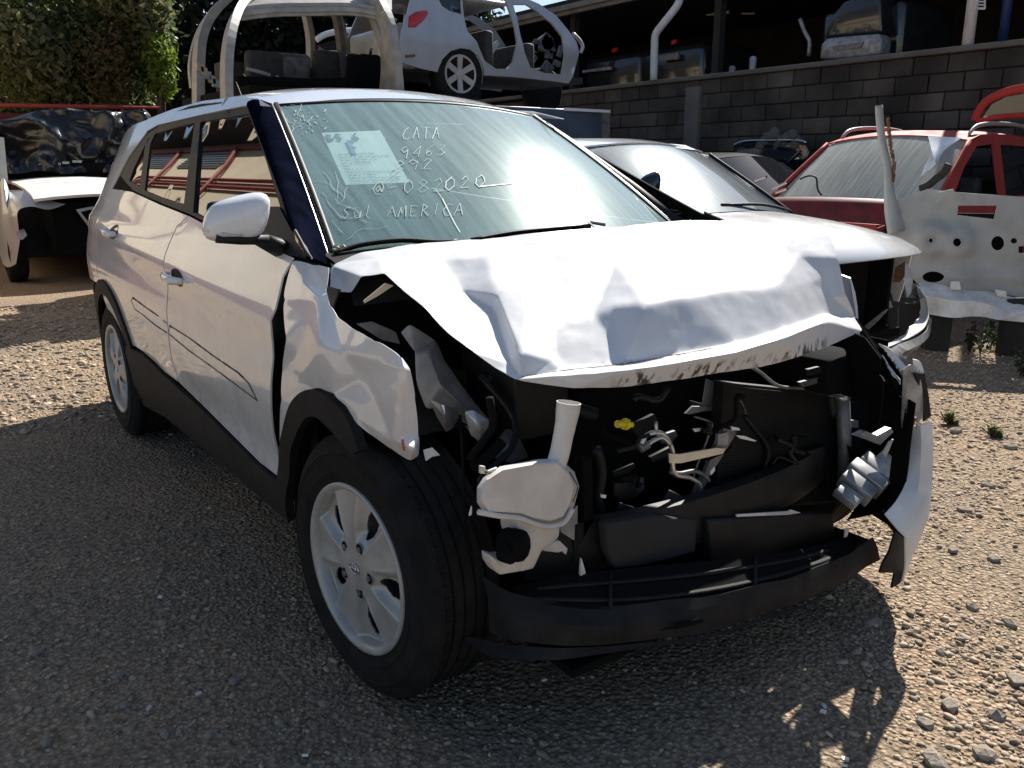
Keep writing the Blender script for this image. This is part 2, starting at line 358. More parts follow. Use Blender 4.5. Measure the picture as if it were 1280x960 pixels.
# ================================================================== ground
def gnoise(x, y):
    return .016*noise.noise((x*.9, y*.9, 3)) + .007*noise.noise((x*4, y*4, 7)) + .004*noise.noise((x*13, y*13, 1))
def axis_pts(lo, a, b, hi, h):
    o = list(np.arange(a, b+1e-6, h)); s = h; x = a
    L = []
    while x > lo: s *= 1.35; x -= s; L.append(max(x, lo))
    x = b; s = h; Hh = []
    while x < hi: s *= 1.35; x += s; Hh.append(min(x, hi))
    return L[::-1] + o + Hh
gx = axis_pts(-260, -4.2, 2.4, 200, .04); gy = axis_pts(-200, -2.6, 5.4, 260, .04)
gv = []
for x in gx:
    for y in gy:
        near = -4.5 < x < 2.7 and -2.9 < y < 5.8
        gv.append((x, y, gnoise(x, y) if near else .016*noise.noise((x*.9, y*.9, 3))*(1 if abs(x) < 20 and abs(y) < 20 else 0)))
ny_ = len(gy)
tag(ob('ground', gv, [(i*ny_+j, (i+1)*ny_+j, (i+1)*ny_+j+1, i*ny_+j+1) for i in range(len(gx)-1) for j in range(ny_-1)], 'dirt'), kind='structure')

# ================================================================== crashed car
car = tag(empty('crashed_car', (0, 0, 0)), 'white compact SUV with crushed front end, crumpled hood and missing bumper', 'car')
zt = np.linspace(.1, 1.7, 400)
wt = np.interp(zt, [.1, .2, .33, .5, .62, .8, .92, 1.0, 1.06, 1.1, 1.3, 1.5, 1.56, 1.6], [.80, .825, .862, .872, .884, .893, .888, .868, .835, .808, .705, .60, .555, .47])
ker = np.exp(-np.linspace(-2, 2, 15)**2); ker /= ker.sum(); wt = np.convolve(np.pad(wt, 7, 'edge'), ker, 'valid')
xt = np.linspace(-3.6, 1, 400); pt = np.interp(xt, [-3.55, -3.45, -3.3, -3.1, -2.9, -2.5, .1, .4, .6, .85], [.72, .82, .925, .972, .99, 1, 1, .985, .95, .80]); pt = np.convolve(np.pad(pt, 7, 'edge'), ker, 'valid')
def S(x, z):
    w = float(np.interp(z, zt, wt))*float(np.interp(x, xt, pt))
    zc = .87 - .055*x; w += .010*math.exp(-((z-zc)/.035)**2) - .010*math.exp(-((z-zc+.10)/.06)**2)
    if -2.2 < x < -.3: w -= .012*math.exp(-((z-(.45-.03*x))/.06)**2)*min(1, (x+2.2)*3, (-.3-x)*5+.3)
    return -w
def P3(x, z, off=0): return (x, S(x, z)+off, z)
def side(px, py, off=0):
    d = ray(px, py); g = lambda t: (CAM.y+d.y*t) - (S(CAM.x+d.x*t, CAM.z+d.z*t)+off)
    t = 1.0; best = (9, 1)
    while t < 6.5:
        v = g(t)
        if v > 0:
            a, b = t-.03, t
            for _ in range(25):
                c = (a+b)/2
                if g(c) > 0: b = c
                else: a = c
            t = a; break
        if -v < best[0]: best = (-v, t)
        t += .03
    else: t = best[1]
    p = CAM + d*t; return (p.x, p.z)
def sides(*ps): return [side(*p) for p in ps]
SN = (0, -1, .1)
def L(o):            # mirrored copy for the far side
    me = o.data.copy(); me.transform(Matrix.Scale(-1, 4, (0, 1, 0))); me.flip_normals(); c = o.copy(); c.data = me; COL.objects.link(c); c.parent = o.parent; return c
def sm2(ps, k=4):
    q = crom([Vector((a, b, 0)) for a, b in ps], k); return [(v.x, v.y) for v in q]
def arc(cx, cz, r, a0, a1, n=14): return [(cx+r*math.cos(R(a0+(a1-a0)*i/n)), cz+r*math.sin(R(a0+(a1-a0)*i/n))) for i in range(n+1)]
# --- side panels (outline read on the panel surface)
belt = sides((148, 221), (165, 240), (200, 256), (236, 270), (262, 284), (300, 299), (345, 313), (366, 321))
fd_front = sides((366, 322), (353, 346), (344, 385), (340, 430), (338, 480), (341, 540), (346, 594))
gap_x = sides((236, 270), (222, 283), (212, 305), (208, 345), (211, 415), (217, 455), (224, 478))
sill_top = sides((346, 596), (325, 578), (295, 548), (260, 513), (230, 486))
o_fd = [gap_x[0], belt[4], belt[5], belt[6]] + fd_front + sill_top[1:-1] + [gap_x[-1]] + gap_x[1:-1][::-1]
fdoor = panel('front_door', o_fd, P3, 'paint', car, SN, .045); L(fdoor)
rd_rear = sides((140, 236), (128, 262), (122, 300), (121, 335), (127, 365), (140, 398), (157, 428))
gx2 = [(x-.012, z) for x, z in gap_x]
o_rd = [rd_rear[0], belt[1], belt[2], gx2[0]] + gx2[1:] + sides((205, 464), (180, 440), (170, 433)) + rd_rear[1:][::-1]
rdoor = panel('rear_door', o_rd, P3, 'paint', car, SN, .045); L(rdoor)
quarter = [(rd_rear[0][0]-.012, rd_rear[0][1]), side(148, 220), side(160, 196), side(183, 165), (-2.7, 1.505), (-3.0, 1.49), (-3.3, 1.45), (-3.40, 1.30), (-3.46, 1.05), (-3.50, .80), (-3.50, .72)] + arc(-2.59, .335, .425, 110, 62, 6)[:] + [(p[0]-.012, p[1]) for p in rd_rear[1:-1]][::-1]
quarter = [q for q in quarter]
qp = panel('rear_quarter', quarter, P3, 'paint', car, SN, .045); L(qp)
rail_top = [(-1.02, 1.475), (-1.2, 1.512), (-1.5, 1.535), (-1.9, 1.545), (-2.3, 1.535), (-2.7, 1.508)]
rail = rail_top + sides((183, 164), (197, 156), (222, 150), (250, 143.5), (280, 137), (311, 131))
rl = panel('roof_side_rail', rail, P3, 'paint', car, SN, .04); L(rl)
# black window surround, glass, pillars
dlo = sides((149, 220), (161, 196), (184, 166), (198, 157), (222, 151), (250, 144.5), (280, 138), (311, 132), (333, 188), (352, 245), (368, 288), (386, 323), (366, 319), (345, 311), (300, 297), (262, 282), (236, 268), (200, 254), (165, 238))
g_f = sides((250, 152), (309, 142), (330, 200), (347, 256), (352, 300), (345, 305), (300, 292), (262, 277), (241, 265))
g_r = sides((192, 167), (222, 158), (243, 153), (229, 256), (200, 247), (179, 238), (186, 180))
g_q = sides((183, 174), (187, 171), (180, 180), (173, 233), (160, 226), (164, 214))
inn = lambda d: (lambda x, z: P3(x, z, d))
su = panel('window_surround', dlo, inn(.006), 'black', car, SN, .05, holes=[g_f, g_r, g_q]); L(su)
for nm, g in (('front_door_window', g_f), ('rear_door_window', g_r), ('quarter_window', g_q)):
    L(panel(nm, g, inn(.012), 'side_glass', car, SN, .05, th=.003))
bpl = panel('pillar_trim', sides((243, 153), (250, 152), (241, 266), (229, 258)), inn(.001), 'black', car, SN, .05); L(bpl)
# cladding
sill = sides((346, 598), (325, 580), (295, 550), (260, 515), (230, 488), (205, 466), (180, 442), (160, 432), (160, 450), (172, 490), (180, 505), (210, 521), (260, 561), (310, 604), (366, 652), (356, 620), (351, 600))
sp = panel('sill_cladding', sill, inn(-.012), 'cladding', car, SN, .05, th=.02); L(sp)
ra = arc(-2.59, .335, .425, 150, -12, 24)
ra_o = [(-3.02, .30)] + ra[:0] + [(x, z) for x, z in arc(-2.59, .335, .435, 185, -5, 26)] + [(x, z) for x, z in arc(-2.59, .335, .365, -5, 185, 26)]
rac = panel('rear_arch_cladding', ra_o[1:], inn(-.012), 'cladding', car, SN, .05, th=.02); L(rac)
fa_o = sides((351, 600), (354, 575), (358, 540), (367, 507), (381, 490), (397, 487), (414, 494), (431, 509), (441, 524), (449, 543), (454, 562))
fa_i = sides((448, 566), (440, 560), (428, 546), (414, 531), (400, 520), (388, 522), (377, 540), (368, 570), (364, 610), (366, 650))
fac = panel('front_arch_cladding', sm2(fa_o) + sm2(fa_i), inn(-.014), 'cladding', car, SN, .05, th=.025); L(fac)
# rear bumper + tailgate closing the far end
rb = [[Vector((-3.5+.13*abs(s)**3 + b, s*.79*k, z)) for s in np.linspace(-1, 1, 17)] for z, k, b in ((.28, .9, .04), (.45, 1, 0), (.62, 1.02, -.02), (.72, 1.0, .02))]
grid('rear_bumper', rb, 'cladding', car)
tg = [[Vector((x+.10*abs(s)**3, s*w, z)) for s in np.linspace(-1, 1, 15)] for z, x, w in ((.72, -3.48, .80), (.95, -3.49, .78), (1.08, -3.45, .74), (1.3, -3.36, .66), (1.48, -3.28, .57))]
grid('tailgate', tg, 'paint', car)
# roof
def zr(x, y): return float(np.interp(x, [-3.35, -3.0, -2.5, -2.0, -1.6, -1.3, -1.08], [1.515, 1.557, 1.592, 1.605, 1.60, 1.575, 1.527])) - .16*y*y - (.02*(abs(y)/.55)**6)
rows = []
for i in range(27):
    t = i/26; row = []
    for s in np.linspace(-1, 1, 25):
        x0 = -1.155+.075*(1-s*s); x = x0 + (-3.35+.05*s*s-x0)*t; w = .553-.012*abs(t-.4)
        row.append(Vector((x, s*w, zr(x, s*w))))
    rows.append(row)
grid('roof_panel', rows, 'paint', car, flip=False, solid=.02, off=-1)
for s in (-1, 1):
    MB().tube([(x, s*.565, zr(x, .553)-(.011 if s < 0 else .020)) for x in np.linspace(-1.19 if s < 0 else -1.4, -3.3, 16)], .016, 6, flat=(.7, 1.3)).build('roof_ditch_trim', 'cladding', car, True)
MB().tube(crom([(-2.9, 0, 1.565), (-3.0, 0, 1.60), (-3.14, 0, 1.74)]), .004, 6).build('antenna', 'black', car, True)
MB().tube(hX(-2.7, (345, 92), (352, 108)), .003, 6) if False else None
# windshield
def ws(s, t, d=0):
    q = 1-s*s; b = Vector((-.41+.11*q, .70*s, 1.035+.035*q)); e = Vector((-1.155+.075*q, .553*s, 1.492+.03*q)); p = b.lerp(e, t); n = Vector((.55, .10*s, .83)).normalized()
    return p + n*(.016*4*t*(1-t) + d)
def wst(px, py, d=0):
    dr = ray(px, py); s, t = 0., .5
    for _ in range(40):
        p = ws(s, t, d); v = p-CAM; a = v.dot(fw); ex, ey = 640+FOC*v.dot(rt)/a-px, 480-FOC*v.dot(up)/a-py
        J = []
        for ds, dt in ((1e-3, 0), (0, 1e-3)):
            q = ws(s+ds, t+dt, d)-CAM; b = q.dot(fw); J.append(((640+FOC*q.dot(rt)/b-px-ex)*1e3, (480-FOC*q.dot(up)/b-py-ey)*1e3))
        D = J[0][0]*J[1][1]-J[1][0]*J[0][1]; s -= (ex*J[1][1]-ey*J[1][0])/D; t -= (J[0][0]*ey-J[0][1]*ex)/D
        s = max(-1.1, min(1.1, s)); t = max(-.3, min(1.2, t))
    return s, t
def wp(px, py, d=0): return ws(*wst(px, py, d), d)
WSF = False
wsh = grid('windshield', [[ws(s, t) for s in np.linspace(-1, 1, 33)] for t in np.linspace(-.04, 1, 21)], 'windshield', car, flip=WSF)
fr = MB()
for s in (-1, 1): fr.tube([ws(s*.985, t, -.004) for t in np.linspace(-.04, 1, 12)], .012, 6, flat=(1, 1))
fr.tube([ws(s, .985, -.006) for s in np.linspace(-.98, .98, 20)], .012, 6); fr.build('ceramic_edge', 'black', wsh, True)
sb = [[ws(s, t, -.006) for s in np.linspace(-.97, .97, 24)] for t in (.86, .99)]
mir = MB(); mir.box(ws(0, .86, -.07), (.04, .21, .065)); mir.tube([ws(0, .93, -.01), ws(0, .88, -.05)], .012); mir.build('rear_view_mirror', 'black', car, bevel=.012)
# molding (bright rubber edge) and A pillars
for s in (-1, 1):
    MB().tube([ws(s*1.012, t, .004) for t in np.linspace(-.02, 1, 14)], .003, 6).build('windshield_moulding', 'alu', car, True)
ap_o = sides((311, 131), (322, 160), (337, 200), (353, 248), (369, 290), (388, 324))
rowsA = []
for i, (x, z) in enumerate(ap_o):
    t = 1-i/5*1.03; a = ws(-1.018, max(t, -.03), -.002); b = Vector(P3(x, z, -.002)); mid = (a+b)/2 + Vector((.012, -.022, .012)); rowsA.append([a, a.lerp(mid, .5)+Vector((.004, -.005, .004)), mid, mid.lerp(b, .5)+Vector((0, -.006, .002)), b])
grid('windshield_pillar', rowsA, 'navy_film', car, flip=False, solid=.012, off=0)
rowsB = [[Vector((q.x, -q.y, q.z)) for q in (r_[0].lerp(p, .32) for p in r_)] for r_ in rowsA]; grid('windshield_pillar', rowsB, 'black', car, flip=True, solid=.01, off=0)
L(panel('pillar_quarter_trim', sides((371, 286), (384, 310), (392, 321), (377, 318), (366, 296)), inn(-.006), 'black', car, SN, .05))
L(panel('quarter_light', sides((373, 293), (379, 303), (386, 317), (380, 310), (374, 300)), inn(-.010), 'side_glass', car, SN, .05, th=.002))
# cowl, dashboard, cabin
cw = [[Vector((-.41+.11*(1-s*s)+dx, .72*s, z+.03*(1-s*s))) for s in np.linspace(-1, 1, 17)] for dx, z in ((-.02, 1.045), (.05, 1.03), (.13, 1.0), (.16, .93))]
grid('cowl', cw, 'black', car, solid=.01)
ds = [[Vector((x+.12*(1-s*s), .72*s, z-.02*abs(s)**3)) for s in np.linspace(-1, 1, 17)] for x, z in ((-.40, 1.02), (-.6, 1.03), (-.75, .99), (-.80, .85), (-.72, .6))]
grid('dashboard', ds, 'interior', car, solid=.02)
sw = MB(); c = Vector((-1.02, .36, .93)); tl = Matrix.Rotation(R(-25), 3, 'Y')
sw.tube([c + tl @ Vector((0, .185*math.cos(q), .185*math.sin(q))) for q in np.linspace(0, 2*math.pi, 25)], .016, 8, caps=False)
sw.box(c, (.05, .16, .10), tl); sw.box(c, (.02, .34, .03), tl); sw.build('steering_wheel', 'interior', car)
for s in (-1, 1):
    b = MB(); tl = Matrix.Rotation(R(-18), 3, 'Y'); b.box((-1.75, s*.38, .86), (.14, .48, .62), tl); b.box((-1.5, s*.38, .50), (.52, .50, .18)); b.build('seat', 'seat_cloth', car, bevel=.05)
    b = MB(); b.box((-1.88, s*.38, 1.27), (.09, .26, .17), tl); b.build('headrest', 'seat_cloth', car, bevel=.035)
b = MB(); b.box((-2.62, 0, .85), (.16, 1.25, .62), Matrix.Rotation(R(-20), 3, 'Y')); b.box((-2.35, 0, .48), (.5, 1.25, .16)); b.build('rear_seat', 'seat_cloth', car, bevel=.05)
MB().box((-1.6, 0, .30), (3.6, 1.5, .06)).build('underbody', 'matt_black', car)
grid('headliner', [[Vector((x, y, zr(x, y)-.035)) for y in np.linspace(-.53, .53, 7)] for x in np.linspace(-1.2, -3.2, 9)], 'headliner', car)
ab = MB(); ab.add([hit(*p, 0, -1.15) for p in ((366, 162), (395, 165), (392, 190), (373, 194))], [(0, 1, 2, 3)]); ab.v = ab.v
ab2 = MB().prism(hX(-1.35, (370, 165), (403, 168), (398, 190), (378, 196), (370, 185)), (-.05, 0, 0)); ab2.build('sun_visor', 'airbag', car, bevel=.01)
# wipers
for ps in (((418, 316), (450, 305), (500, 299), (545, 301), (572, 300)), ((590, 299), (640, 290), (690, 285), (738, 281))):
    arm = [wp(x, y, .022) for x, y in ps]; bl = [wp(x, y+2.5, .008) for x, y in ps]
    w = MB().tube(crom(arm, 4), .007, 6, flat=(.6, 1.3)).build('wiper', 'black', car, True); MB().tube(crom(bl, 4), .005, 6).build('wiper_blade', 'matt_black', w, True)
lf = MB(); lf.tube(crom([wp(722, 270, .03), wp(733, 276, .03), wp(742, 283, .02)], 3), .011, 6, flat=(.3, 1.3)); lf.tube([wp(738, 278, .02), wp(756, 281, .02)], .006, 6); lf.build('wiper_pivot', 'steel_grey', car)
# washer debris at the corner of the glass
deb = MB()
for _ in range(14):
    p = wp(random.uniform(418, 430), random.uniform(308, 318), .01); deb.box(p, (.012, .01, .008), Matrix.Rotation(random.uniform(0, 3), 3, 'Z') @ Matrix.Rotation(random.uniform(0, 3), 3, 'X'))
tag(deb.build('glass_crumbs', 'beige', car), kind='stuff')
# --- marks on the windshield: stroke lettering and cracks
GL = {'C': [[(1, .85), (.6, 1), (.15, .8), (0, .4), (.25, .05), (.7, 0), (1, .2)]], 'A': [[(0, 0), (.5, 1), (1, 0)], [(.2, .4), (.85, .4)]], 'T': [[(0, 1), (1, .95)], [(.5, 1), (.45, 0)]], '9': [[(.9, .7), (.5, 1), (.1, .75), (.45, .5), (.9, .75), (.75, 0)]],
 '4': [[(.7, 0), (.75, 1), (0, .4), (1, .38)]], '6': [[(.8, 1), (.2, .6), (.1, .15), (.5, 0), (.85, .25), (.5, .5), (.15, .3)]], '3': [[(.1, .95), (.8, .9), (.4, .55), (.85, .3), (.4, 0), (0, .1)]], '8': [[(.5, .5), (.1, .75), (.5, 1), (.9, .75), (.5, .5), (.05, .22), (.5, 0), (.95, .25), (.5, .5)]],
 '2': [[(.1, .8), (.5, 1), (.85, .7), (.1, .05), (1, 0)]], '0': [[(.5, 1), (.1, .7), (.1, .25), (.5, 0), (.9, .3), (.85, .75), (.5, 1)]], 'S': [[(.9, .9), (.4, 1), (.1, .75), (.8, .35), (.5, 0), (0, .15)]], 'u': [[(.1, .6), (.15, .1), (.6, 0), (.85, .6), (.9, 0)]], 'l': [[(.3, 1.1), (.2, .1), (.7, 0)]],
 'M': [[(0, 0), (.15, .9), (.5, .3), (.85, .95), (1, 0)]], 'E': [[(.9, .95), (.1, 1), (.15, 0), (.95, .05)], [(.1, .5), (.7, .5)]], 'R': [[(.1, 0), (.15, 1), (.8, .8), (.2, .5), (.95, 0)]], 'I': [[(.5, 1), (.45, 0)]], '@': [[(.7, .4), (.5, .6), (.3, .4), (.5, .25), (.7, .4), (.8, .2), (1, .5), (.7, .95), (.2, .85), (0, .4), (.3, 0), (.8, .05)]], '-': [[(.1, .5), (.8, .5)]], 'F': [[(.1, 0), (.15, 1), (.9, .95)], [(.15, .55), (.7, .5)]], 'B': [[(.1, 0), (.1, 1), (.7, .85), (.2, .52), (.85, .25), (.1, 0)]], ' ': []}
def ribbon(mb, pts, w, surf):
    P = [surf(*p) for p in pts]
    for a, b in zip(P, P[1:]):
        d = (b-a); 
        if d.length < 1e-6: continue
        n = Vector((.55, 0, .83)); q = d.cross(n).normalized()*w/2*random.uniform(.6, 1.6); e = d.normalized()*w*.3; mb.add([a-q-e, b-q+e, b+q+e, a+q-e], [(0, 1, 2, 3)])
def write(mb, txt, x0, y0, x1, y1, h, w, surf):
    n = len(txt); rr = random.Random(txt)
    for i, ch in enumerate(txt):
        cx = x0+(x1-x0)*i/n; cy = y0+(y1-y0)*i/n; cwid = (x1-x0)/n*.68
        for st in GL[ch]: ribbon(mb, [(cx+u*cwid+v*h*.12+rr.uniform(-1, 1), cy-v*h+(y1-y0)/n*u+rr.uniform(-1, 1)) for u, v in st], w, surf)
wsf = lambda x, y: wp(x, y, .0025)
hw = MB(); write(hw, 'CATA', 503, 174, 553, 172, 14, .0018, wsf); write(hw, '9463', 500, 198, 562, 194, 14, .0018, wsf); write(hw, '892', 492, 216, 545, 210, 14, .0018, wsf)
write(hw, '@-082', 466, 243, 560, 238, 16, .0019, wsf); write(hw, 'Sul AMERICA', 428, 273, 582, 268, 14, .0019, wsf); tag(hw.build('handwriting', 'marker', wsh), kind='stuff')
h2 = MB(); write(h2, '020', 556, 238, 612, 232, 15, .0032, wsf); h2.build('handwriting', 'marker', wsh)
ck = MB(); rr = random.Random(3)
def crack(x, y, a, ln, step, wob):
    p = [(x, y)]
    for _ in range(int(ln/step)):
        a += rr.uniform(-wob, wob); x += step*math.cos(a); y += step*math.sin(a); p.append((x, y))
    return [q for q in p if q[0] > 346+(q[1]-130)*.34]
for i in range(12): ribbon(ck, crack(374+rr.uniform(-6, 6), 150+rr.uniform(-6, 6), rr.uniform(0, 6.28), rr.uniform(8, 26), 4, .5), .0011, wsf)
for i in range(11): ribbon(ck, crack(425+rr.uniform(-12, 12), rr.uniform(225, 300), rr.uniform(-2.6, 1), rr.uniform(15, 60), 7, .6), .0009, wsf)
for i in range(60):
    x, y = rr.gauss(380, 16), rr.gauss(148, 10); ribbon(ck, [(x, y), (x+rr.uniform(-3, 3), y+rr.uniform(-3, 3))], .002, wsf)
ribbon(ck, [(545, 237), (553, 248), (560, 262), (568, 278), (575, 290)], .002, wsf); ribbon(ck, [(600, 233), (640, 229)], .0035, wsf)
ck.v = [v for v in ck.v]; tag(ck.build('cracks', 'crack', wsh), kind='stuff')
# --- mirror
mc = Vector((-.42, -.955, 1.158)); MS = .68; rows = []
for i in range(13):
    a = -math.pi/2 + math.pi*i/12; row = []
    for j in range(25):
        b = 2*math.pi*j/24; sg = lambda v, e: math.copysign(abs(v)**e, v)
        x = sg(math.cos(a), .8)*sg(math.cos(b), .7)*.075; y = sg(math.cos(a), .6)*sg(math.sin(b), .6)*.115; z = sg(math.sin(a), .7)*.072
        x = x if x > 0 else x*.5; z *= 1-.25*(-y/.115)*.6; y += .02*z/.07
        row.append(mc + Vector((x+.18*y, y, z+.012*(y/.1)))*1 - Vector((0, 0, 0)) if False else mc + MS*Vector((x+.18*y, y, z*1.15+.012*(y/.1))))
    rows.append(row)
mh = grid('side_mirror', rows, 'paint', car)
lm = grid('side_mirror', [[Vector((p.x-.30-(p.x-mc.x)*.3, .80+(-p.y+mc.y)*-.55, p.z+.045)) for p in r_] for r_ in rows], 'gloss_black', car)  # far mirror coloured black for the shadow on its back
mb_ = MB(); mb_.box(mc + Vector((-.035, .01, -.008)), (.035, .14, .10)); mb_.build('mirror_back', 'black', car, bevel=.015)
mb_ = MB(); mb_.tube([mc+Vector((.0, .06, -.055)), Vector((-.47, -.80, 1.06))], [.03, .045], 8, flat=(.6, 1.1)); mb_.tube([mc+Vector((.02, -.06, -.045)), mc+Vector((.03, 0, -.052)), mc+Vector((.03, .07, -.055))], .014, 6); mb_.build('mirror_foot', 'black', car, True)
mb_ = MB().tube([mc+Vector((.012, -.075, -.028)), mc+Vector((.034, -.045, -.036)), mc+Vector((.042, .0, -.040))], [.004, .007, .004], 6); mb_.build('turn_signal', 'lens', car, True)
panel('mirror_sail', sides((334, 258), (350, 258), (366, 288), (384, 322), (362, 318), (336, 308), (330, 290)), inn(-.004), 'black', car, SN, .05)
# --- door handles
for px, py in ((221, 347), (141, 290)):
    x, z = side(px, py); hd = MB(); n = 8
    hd.tube([Vector(P3(x+u*.085, z-.004*u, -.005-.032*(1-u**4))) for u in np.linspace(-1, 1, 9)], [.012, .016, .018, .018, .018, .018, .018, .016, .012], 8, flat=(.9, .6))
    h_ = hd.build('door_handle', 'paint', fdoor if px > 200 else rdoor, True); h_.parent = fdoor if px > 200 else rdoor
    cup = MB().add([P3(x+.07*math.cos(q), z+.032*math.sin(q), -.0012) for q in np.linspace(0, 6.283, 17)[:-1]], [tuple(range(16))]); cup.build('handle_recess', 'black', fdoor if px > 200 else rdoor, recalc=False)
# --- outline left by the lost door mouldings
def mark(ps, w, name='moulding_mark', m='scuff', par=None, off=-.0012):
    pts = [side(x, y) for x, y in ps]; q = []
    for a, b in zip(pts, pts[1:]):
        k = max(1, int(math.hypot(b[0]-a[0], b[1]-a[1])/.03)); q += [(a[0]+(b[0]-a[0])*i/k, a[1]+(b[1]-a[1])*i/k) for i in range(k)]
    q.append(pts[-1]); mb = MB()
    for i in range(len(q)-1):
        a, b = Vector((*q[i], 0)), Vector((*q[i+1], 0)); d = (b-a).normalized(); n = Vector((-d.y, d.x, 0))*w/2*random.uniform(.6, 1.25)
        mb.add([P3(*(a+n).xy, off), P3(*(b+n).xy, off), P3(*(b-n).xy, off), P3(*(a-n).xy, off)], [(0, 1, 2, 3)])
    return mb.build(name, m, par or fdoor)
mark(((212, 407), (236, 422), (267, 445), (298, 466), (311, 479), (322, 501)), .006); mark(((211, 417), (236, 438), (267, 460), (298, 483), (322, 501)), .0045); mark(((212, 407), (211, 417)), .003)
mark(((166, 372), (182, 384), (198, 395)), .007, par=rdoor); mark(((166, 372), (164, 376), (169, 387), (178, 393), (195, 407), (209, 416)), .005, par=rdoor); mark(((204, 400), (209, 405)), .005, par=rdoor)

# --- right front fender (buckled)
def fs(px, py, off=0):
    x, z = side(px, py, off); return (px, py, Vector((x, S(x, z)+off, z)))
FP = {}
fo = [(366, 323, 0), (390, 328, .005), (413, 332, .01), (410, 366, .015), (412, 377, .02), (421, 393, .015), (441, 408, .01), (470, 424, 0), (488, 434, 0), (501, 444, .0), (514, 462, .02), (521, 500, .05), (525, 545, .07), (524, 570, .07), (512, 577, .05), (490, 563, .03), (466, 546, .012), (447, 531, 0), (441, 523, 0), (432, 508, 0), (415, 493, 0), (397, 486, 0), (380, 489, 0), (366, 506, 0), (358, 538, 0), (353, 580, 0), (351, 597, 0), (349, 560, 0), (349, 500, .0), (351, 462, 0), (356, 425, -.012), (353, 400, .004), (352, 375, 0), (358, 345, 0)]
for i, p in enumerate(fo): FP['o%d' % i] = fs(*p)
fi = {'a': (375, 350, -.004), 'b': (398, 372, -.006), 'c': (382, 400, .006), 'd': (372, 440, .0), 'e': (400, 430, -.008), 'f': (428, 440, .012), 'g': (450, 472, .038), 'h': (478, 452, .006), 'i': (504, 462, -.012), 'j': (497, 505, .0), 'k': (500, 548, .02), 'l': (470, 500, .02), 'm': (445, 505, .0), 'n': (420, 470, -.006), 'p': (375, 475, -.004), 'q': (448, 524, -.002), 'r': (488, 548, .008), 's': (515, 562, .045)}
for k, p in fi.items(): FP[k] = fs(p[0], p[1], p[2]*.6)
fen = crumple('front_fender', FP, ['o%d' % i for i in range(len(fo))], [('o4', 'f', 'g', 'i'), ('g', 'h', 'o8'), ('i', 'j', 'k'), ('g', 'm'), ('o18', 'q', 'r', 's'), ('b', 'e', 'n'), ('o30', 'd'), ('i', 'o9')], 'paint', car, nref=SN, sub=4, metal=34, wrinkle=.0025)
st = hit(504, 556, 1, FP['k'][2].y-.010); MB().box(st, (.022, .004, .024), Matrix.Rotation(R(-16), 3, 'Y') @ Matrix.Rotation(R(-22), 3, 'Z')).build('warning_sticker', 'red_plastic', fen)
MB().prism(hX(.24, (530, 563), (541, 560), (550, 569), (540, 571), (533, 576)), (-.004, 0, 0)).build('fender_bracket', 'paint_dirty', car)
# far fender, plain
lf_o = [(-.42, 1.02), (-.1, .99), (.16, .93), (.22, .74)] + arc(0, .335, .40, 62, 172, 12) + [(-.43, .45)]
o_ = panel('front_fender', lf_o, lambda x, z: (x, -S(x, z)-.004, z), 'paint', car, (0, 1, 0), .06)
# black gap strip behind the fender (door edge and hinge pillar)
panel('hinge_pillar', [(-.62, .30), (-.62, 1.0), (-.12, 1.0), (-.20, .8), (-.28, .6), (-.3, .35)], inn(.05), 'black', car, SN, .08)
# --- crumpled hood
def yp(px, py, y): return (px, py, hit(px, py, 1, y))
HP = {k: yp(*v) for k, v in {
 'A0': (413, 331, -.745), 'A1': (450, 316, -.66), 'A2': (520, 304, -.5), 'A3': (600, 298, -.32), 'A4': (700, 288, -.1), 'A5': (780, 281, .1), 'A6': (850, 274, .28), 'A7': (900, 274, .39), 'A75': (940, 278, .46), 'A8': (986, 282, .53), 'A9': (1039, 292, .63),
 'B1': (1048, 322, .65), 'B2': (1058, 368, .64), 'F7': (1070, 398, .62), 'L9': (1080, 414, .61), 'L8': (1040, 432, .42), 'L7': (1000, 447, .24), 'L6': (960, 458, .10), 'L5': (900, 467, -.06), 'L4': (830, 478, -.21), 'L3': (780, 485, -.32), 'L2': (720, 486, -.45), 'L1': (680, 481, -.525), 'L0': (645, 475, -.59),
 'R9': (620, 461, -.615), 'R8': (590, 439, -.645), 'R7': (560, 417, -.665), 'R6': (530, 385, -.68), 'R5': (500, 360, -.69), 'R4': (480, 342, -.70), 'R3': (453, 346, -.735), 'R2': (440, 367, -.76), 'R1': (411, 364, -.79),
 'C0': (472, 323, -.64), 'C1': (505, 336, -.635), 'C2': (540, 371, -.635), 'C3': (569, 399, -.62), 'C4': (638, 455, -.58),
 'F0': (652, 472, -.575), 'F1': (700, 464, -.48), 'F2': (780, 455, -.335), 'F3': (850, 443, -.195), 'F4': (920, 430, -.035), 'F5': (980, 411, .17), 'F6': (1031, 392, .42),
 'I1': (606, 321, -.40), 'I2': (622, 368, -.47), 'I3': (617, 387, -.50), 'I4': (650, 440, -.545), 'J1': (662, 376, -.40), 'J2': (692, 410, -.42), 'J3': (690, 452, -.49),
 'K1': (680, 315, -.25), 'K2': (690, 345, -.34), 'D0': (744, 393, -.335), 'D1': (765, 384, -.30), 'T2': (805, 380, -.23), 'T3': (860, 370, -.10), 'T4': (920, 362, .06), 'T5': (972, 362, .22), 'M1': (770, 330, -.12), 'M2': (850, 320, .04), 'M3': (920, 315, .22), 'G0': (984, 296, .46), 'G1': (1000, 320, .44), 'G2': (1013, 354, .41), 'N1': (1030, 345, .58), 'N2': (1042, 372, .58), 'Q1': (550, 325, -.50), 'Q2': (575, 362, -.53)}.items()}
def onplane(k, px, py, p0, n):
    n = Vector(n); d = ray(px, py); HP[k] = (px, py, CAM + d*((p0-CAM).dot(n)/d.dot(n)))
